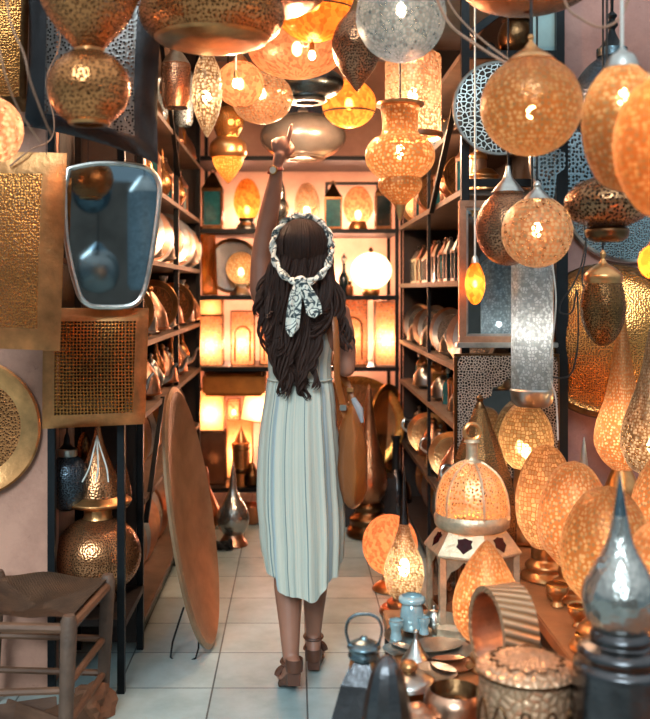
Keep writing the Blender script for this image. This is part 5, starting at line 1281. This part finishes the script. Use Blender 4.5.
for pts in ([(322,262,-.05),(338,300,-.07),(343,322,-.08),(350,344,-.075)],[(322,262,-.05),(335,302,-.08),(336,330,-.09),(350,350,-.08)],[(324,270,-.05),(340,296,-.06),(340,318,-.07),(346,336,-.07)],
            [(280,262,-.05),(264,288,-.06),(260,306,-.07),(263,326,-.08)],[(280,262,-.05),(263,284,-.055),(259,300,-.07),(258,316,-.07)],[(282,270,-.05),(268,300,-.08),(264,330,-.09),(272,356,-.09)],
            [(284,300,-.1),(272,340,-.11),(278,366,-.12),(284,388,-.11)],[(290,300,-.1),(280,344,-.12),(288,370,-.12),(280,393,-.11)],[(306,300,-.1),(310,350,-.12),(300,378,-.12),(306,396,-.11)],[(310,300,-.1),(318,340,-.12),(312,366,-.12),(316,386,-.11)]):
    for q in range(4):
        p, rr = lock([(a+rnd.uniform(-2.5,2.5), b, c-rnd.uniform(0,.015)) for a, b, c in pts], .006, .016, rnd.uniform(0,6.28), 2.0); tube(bm, p, rr, 6)
part('hair_lock', bm, HM, hair)
# scarf
def scarfmat():
    g = N('patterned_scarf'); v = g.n('ShaderNodeTexNoise', i_Scale=26, i_Detail=2, i_Distortion=1.2); g.l(g.coord('OBJ'), v.inputs['Vector'])
    cc = g.ramp(v.outputs['Fac'], [(.44, lin('#E6E0D2')), (.47, lin('#2F3A3E')), (.53, lin('#3A464A')), (.56, lin('#E6E0D2'))])
    b = g.n('ShaderNodeBsdfPrincipled', i_Roughness=.6); g.l(cc, b.inputs['Base Color']); return g.done(b.outputs[0])
SM = scarfmat()
bm = bmesh.new()
for ph in (0, math.pi):
    pts = []
    for k in range(60):
        a = 2*math.pi*k/60
        # hoop: over the crown, down behind the ears, to the nape
        c = B(302, 249, -.012)+Vector((0,0,.006)); rx, rz = .106, .114
        y = -.06*math.cos(a)*-1*0 ; tz = math.sin(a)
        p = c+Vector((rx*math.cos(a), -.052+.03*max(tz,0)-.1*max(-tz,0)**1.5, rz*tz if tz > 0 else rz*1.16*tz))
        n_ = Vector((math.cos(a), 0, math.sin(a))); tw = a*7+ph
        pts.append(p-o+n_*.007*math.cos(tw)+Vector((0,1,0))*.007*math.sin(tw))
    tube(bm, pts, .0078, 8, closed=True)
scarf = part('scarf', bm, SM, wm)
kb = bmesh.new(); ellipsoid(kb, B(300.5, 281, -.165)-o, .024, .02, .018, sub=2); part('knot', kb, SM, scarf)
def tail(pts, wd):
    bm = bmesh.new(); P = spl(pts, 5); rows_ = []
    for i, q in enumerate(P):
        t = i/(len(P)-1); w_ = wd[0]+(wd[1]-wd[0])*math.sin(min(t*1.15,1)*math.pi*.62)
        if t > .88: w_ *= max(.12, (1-t)/.12)
        c = B(q.x, q.y, q.z)-o; rows_.append([bm.verts.new(c+Vector((w_*e, -.006*math.cos(e*4+t*5), 0))) for e in (-1,-.5,0,.5,1)])
    for a, b in zip(rows_, rows_[1:]):
        for k in range(4): bm.faces.new((a[k], a[k+1], b[k+1], b[k]))
    bmesh.ops.recalc_face_normals(bm, faces=bm.faces[:]); bmesh.ops.solidify(bm, geom=bm.faces[:], thickness=.004); return bm
part('tail', tail([(299,280,-.175),(296,292,-.185),(294,310,-.18),(292,334,-.175)], (.008,.024)), SM, scarf)
part('tail', tail([(302,280,-.175),(307,292,-.185),(312,304,-.18),(314,316,-.175)], (.008,.028)), SM, scarf)
# watch
wt = part('watch_strap', ntube([B(275.6, 171, 0)-o+Vector((.0255*math.cos(a), .0245*math.sin(a), .006*math.cos(a))) for a in [2*math.pi*k/24 for k in range(24)]], .006, 6, closed=True), plain('red_brown_leather', '#8A3A2C', .5), wm)
bm = nl([(0,0),(.0155,0),(.017,.002),(.0165,.005),(.013,.0065)], 24); bmesh.ops.transform(bm, matrix=Matrix.Translation(B(273.5, 171, -.024)-o) @ Matrix.Rotation(R(90), 4, 'X') @ Matrix.Rotation(R(-22), 4, 'Y'), verts=bm.verts)
wc = part('watch_case', bm, M['gold'], wt, label='round gold watch case')
bm = nl([(.0135,.0055),(.0,.006)], 24); bmesh.ops.transform(bm, matrix=Matrix.Translation(B(273.5, 171, -.0245)-o) @ Matrix.Rotation(R(90), 4, 'X') @ Matrix.Rotation(R(-22), 4, 'Y'), verts=bm.verts)
part('watch_face', bm, M['wire_white'], wt, label='white watch face')
# sandals
LE = plain('brown_leather', '#5A3322', .5, 0, 20, .3, .2, 60)
def sandal(heel, ball, toe, an, gz, lift):
    sn = thing('x', 'x', 'x'); COL.objects.unlink(sn); bpy.data.objects.remove(sn)
    bm = bmesh.new(); w_ = .031
    top = [(heel+Vector((0,-.018,-.024)), .024), ((heel+ball)/2+Vector((0,0,-.026)), .027), (ball+Vector((0,0,-.026)), .036), (toe+Vector((0,.008,-.014)), .026)]
    bot = [heel+Vector((0,-.018,-.024-lift)), (heel+ball)/2+Vector((0,0,-.03-lift*.5)), ball+Vector((0,0,-.04)), toe+Vector((0,.01,-.026))]
    A = []; 
    for (p, ww), q in zip(top, bot):
        q.z = max(q.z, .001); A.append([bm.verts.new(v-o) for v in (p+Vector((-ww,0,0)), p+Vector((ww,0,0)), q+Vector((ww*.92,0,0)), q+Vector((-ww*.92,0,0)))])
    for a, b in zip(A, A[1:]):
        for k in range(4): bm.faces.new((a[k], a[(k+1)%4], b[(k+1)%4], b[k]))
    bm.faces.new(A[0][::-1]); bm.faces.new(A[-1]); bmesh.ops.recalc_face_normals(bm, faces=bm.faces[:])
    s_ = part('sandal', bm, LE, wm, autos=30)
    part('ankle_strap', ntube([an-o+Vector((.033*math.cos(a), .033*math.sin(a), -.008+.004*math.sin(a))) for a in [2*math.pi*k/24 for k in range(24)]], .007, 6, closed=True), LE, s_)
    part('toe_strap', ntube([ball-o+Vector((.037*math.cos(a), -.004, .004+.031*math.sin(a))) for a in [math.pi*k/12 for k in range(13)]], .012, 6), LE, s_)
    part('heel_cup', nl([(.03,0),(.032,.02),(.031,.045)], 16), LE, s_).location = heel-o+Vector((0,0,-.022))
sandal(Lh, Lb, Lt, L_an, 0, .045); sandal(Rh, Rb, Rt, R_an, 0, .03)
# shoulder bag (hangs on her, top-level thing)
bg_ = thing('shoulder_bag', 'tan leather shoulder bag hanging at the right side of the woman', 'bag', B(353, 505, -.02)); bo = bg_.location
s = S(YP); LT = plain('tan_leather', '#94501F', .45, 0, 6, .3, .2, 60)
bm = bmesh.new(); ring = []
for j, (y, hw, hd2) in enumerate([(505,.2,.03),(503,6,.1),(497,11,.14),(485,14.5,.17),(465,15.5,.185),(445,14.5,.18),(428,12,.16),(415,8,.12),(407,5,.08),(403,3,.05)]):
    cx_ = 352+(.0 if y > 440 else (440-y)*-.03)
    ring.append([bm.verts.new(W(cx_, y, YP)+Vector((hw*s*math.cos(a)*(1 if abs(math.sin(a))<.9 else .6), hd2*math.sin(a)-.0, 0))-bo) for a in [2*math.pi*k/28 for k in range(28)]])
for a, b in zip(ring, ring[1:]):
    for k in range(28): bm.faces.new((a[k], a[(k+1)%28], b[(k+1)%28], b[k]))
bm.faces.new(ring[0]); bm.faces.new(ring[-1]); bmesh.ops.recalc_face_normals(bm, faces=bm.faces[:])
for v in bm.verts: v.co += Vector((.003*math.sin(v.co.z*40+v.co.y*25), 0, 0))
bp_ = part('pouch', bm, LT, bg_)
part('front_strap', ntube([B(a, b, c)-bo for a, b, c in spl([(328,302,-.06),(333,316,-.1),(335,340,-.115),(336,375,-.1),(341,398,-.06),(345,415,-.05)], 6)], .0125, 8, flat=.35), LT, bg_)
part('rear_strap', ntube([B(a, b, c)-bo for a, b, c in spl([(326,301,-.0),(332,306,.06),(336,330,.1),(341,370,.07),(349,388,.02),(354,408,.0)], 6)], .0125, 8, flat=.35), LT, bg_)
part('buckle', nbox(-.012, .012, -.008, .008, 0, .02, .002), M['silver_smooth'], bg_).location = B(342, 408, -.07)-bo
part('buckle', nbox(-.012, .012, -.008, .008, 0, .016, .002), M['brass_smooth'], bg_).location = B(350, 392, .0)-bo
part('tassel', ntube([B(a, b, c)-bo for a, b, c in ((353,398,-.03),(358,408,-.06),(361,420,-.07))], [.01,.016,.006], 8), plain('grey_scarf', '#8E8A8C', .8), bg_)
# ============================================================ light, world, camera
w = bpy.data.worlds.new('world'); scene.world = w; w.use_nodes = True
nt = w.node_tree; nt.nodes.clear()
ow = nt.nodes.new('ShaderNodeOutputWorld'); bg = nt.nodes.new('ShaderNodeBackground')
tc = nt.nodes.new('ShaderNodeTexCoord'); sx = nt.nodes.new('ShaderNodeSeparateXYZ'); cr = nt.nodes.new('ShaderNodeValToRGB')
nt.links.new(tc.outputs['Generated'], sx.inputs[0]); nt.links.new(sx.outputs['Z'], cr.inputs['Fac'])
e = cr.color_ramp.elements; e[0].position = 0; e[0].color = lin('#5E747E'); e[1].position = .8; e[1].color = lin('#DDE9EE')
nt.links.new(cr.outputs[0], bg.inputs['Color']); bg.inputs['Strength'].default_value = .85
nt.links.new(bg.outputs[0], ow.inputs['Surface'])
sd = bpy.data.lights.new('daylight', 'SUN'); sd.energy = 1.9; sd.angle = R(24); sd.color = lin('#D3ECF6')[:3]
so = bpy.data.objects.new('daylight', sd); COL.objects.link(so)
so.rotation_euler = Vector((.22, 1, -.62)).to_track_quat('-Z', 'Y').to_euler(); so.location = (0, 0, 4)
cd = bpy.data.cameras.new('camera'); co = bpy.data.objects.new('camera', cd); COL.objects.link(co)
cd.sensor_fit = 'HORIZONTAL'; cd.sensor_width = 36; cd.lens = F/650*36
cd.shift_x = (325-CX)/650; cd.shift_y = -(359.5-CY)/650
co.location = (0, 0, H); co.rotation_euler = (R(90), 0, 0); cd.clip_start = .05
cd.dof.use_dof = True; cd.dof.focus_distance = 3.6; cd.dof.aperture_fstop = 2.8
scene.camera = co
scene.view_settings.view_transform = 'Standard'; scene.view_settings.look = 'None'
scene.view_settings.gamma = 1; scene.view_settings.use_curve_mapping = False
scene.view_settings.exposure = .9
try:
    scene.cycles.use_denoising = True; scene.cycles.max_bounces = 8; scene.cycles.transparent_max_bounces = 12
    scene.cycles.sample_clamp_indirect = 4; scene.cycles.caustics_reflective = False; scene.cycles.caustics_refractive = False
except Exception: pass
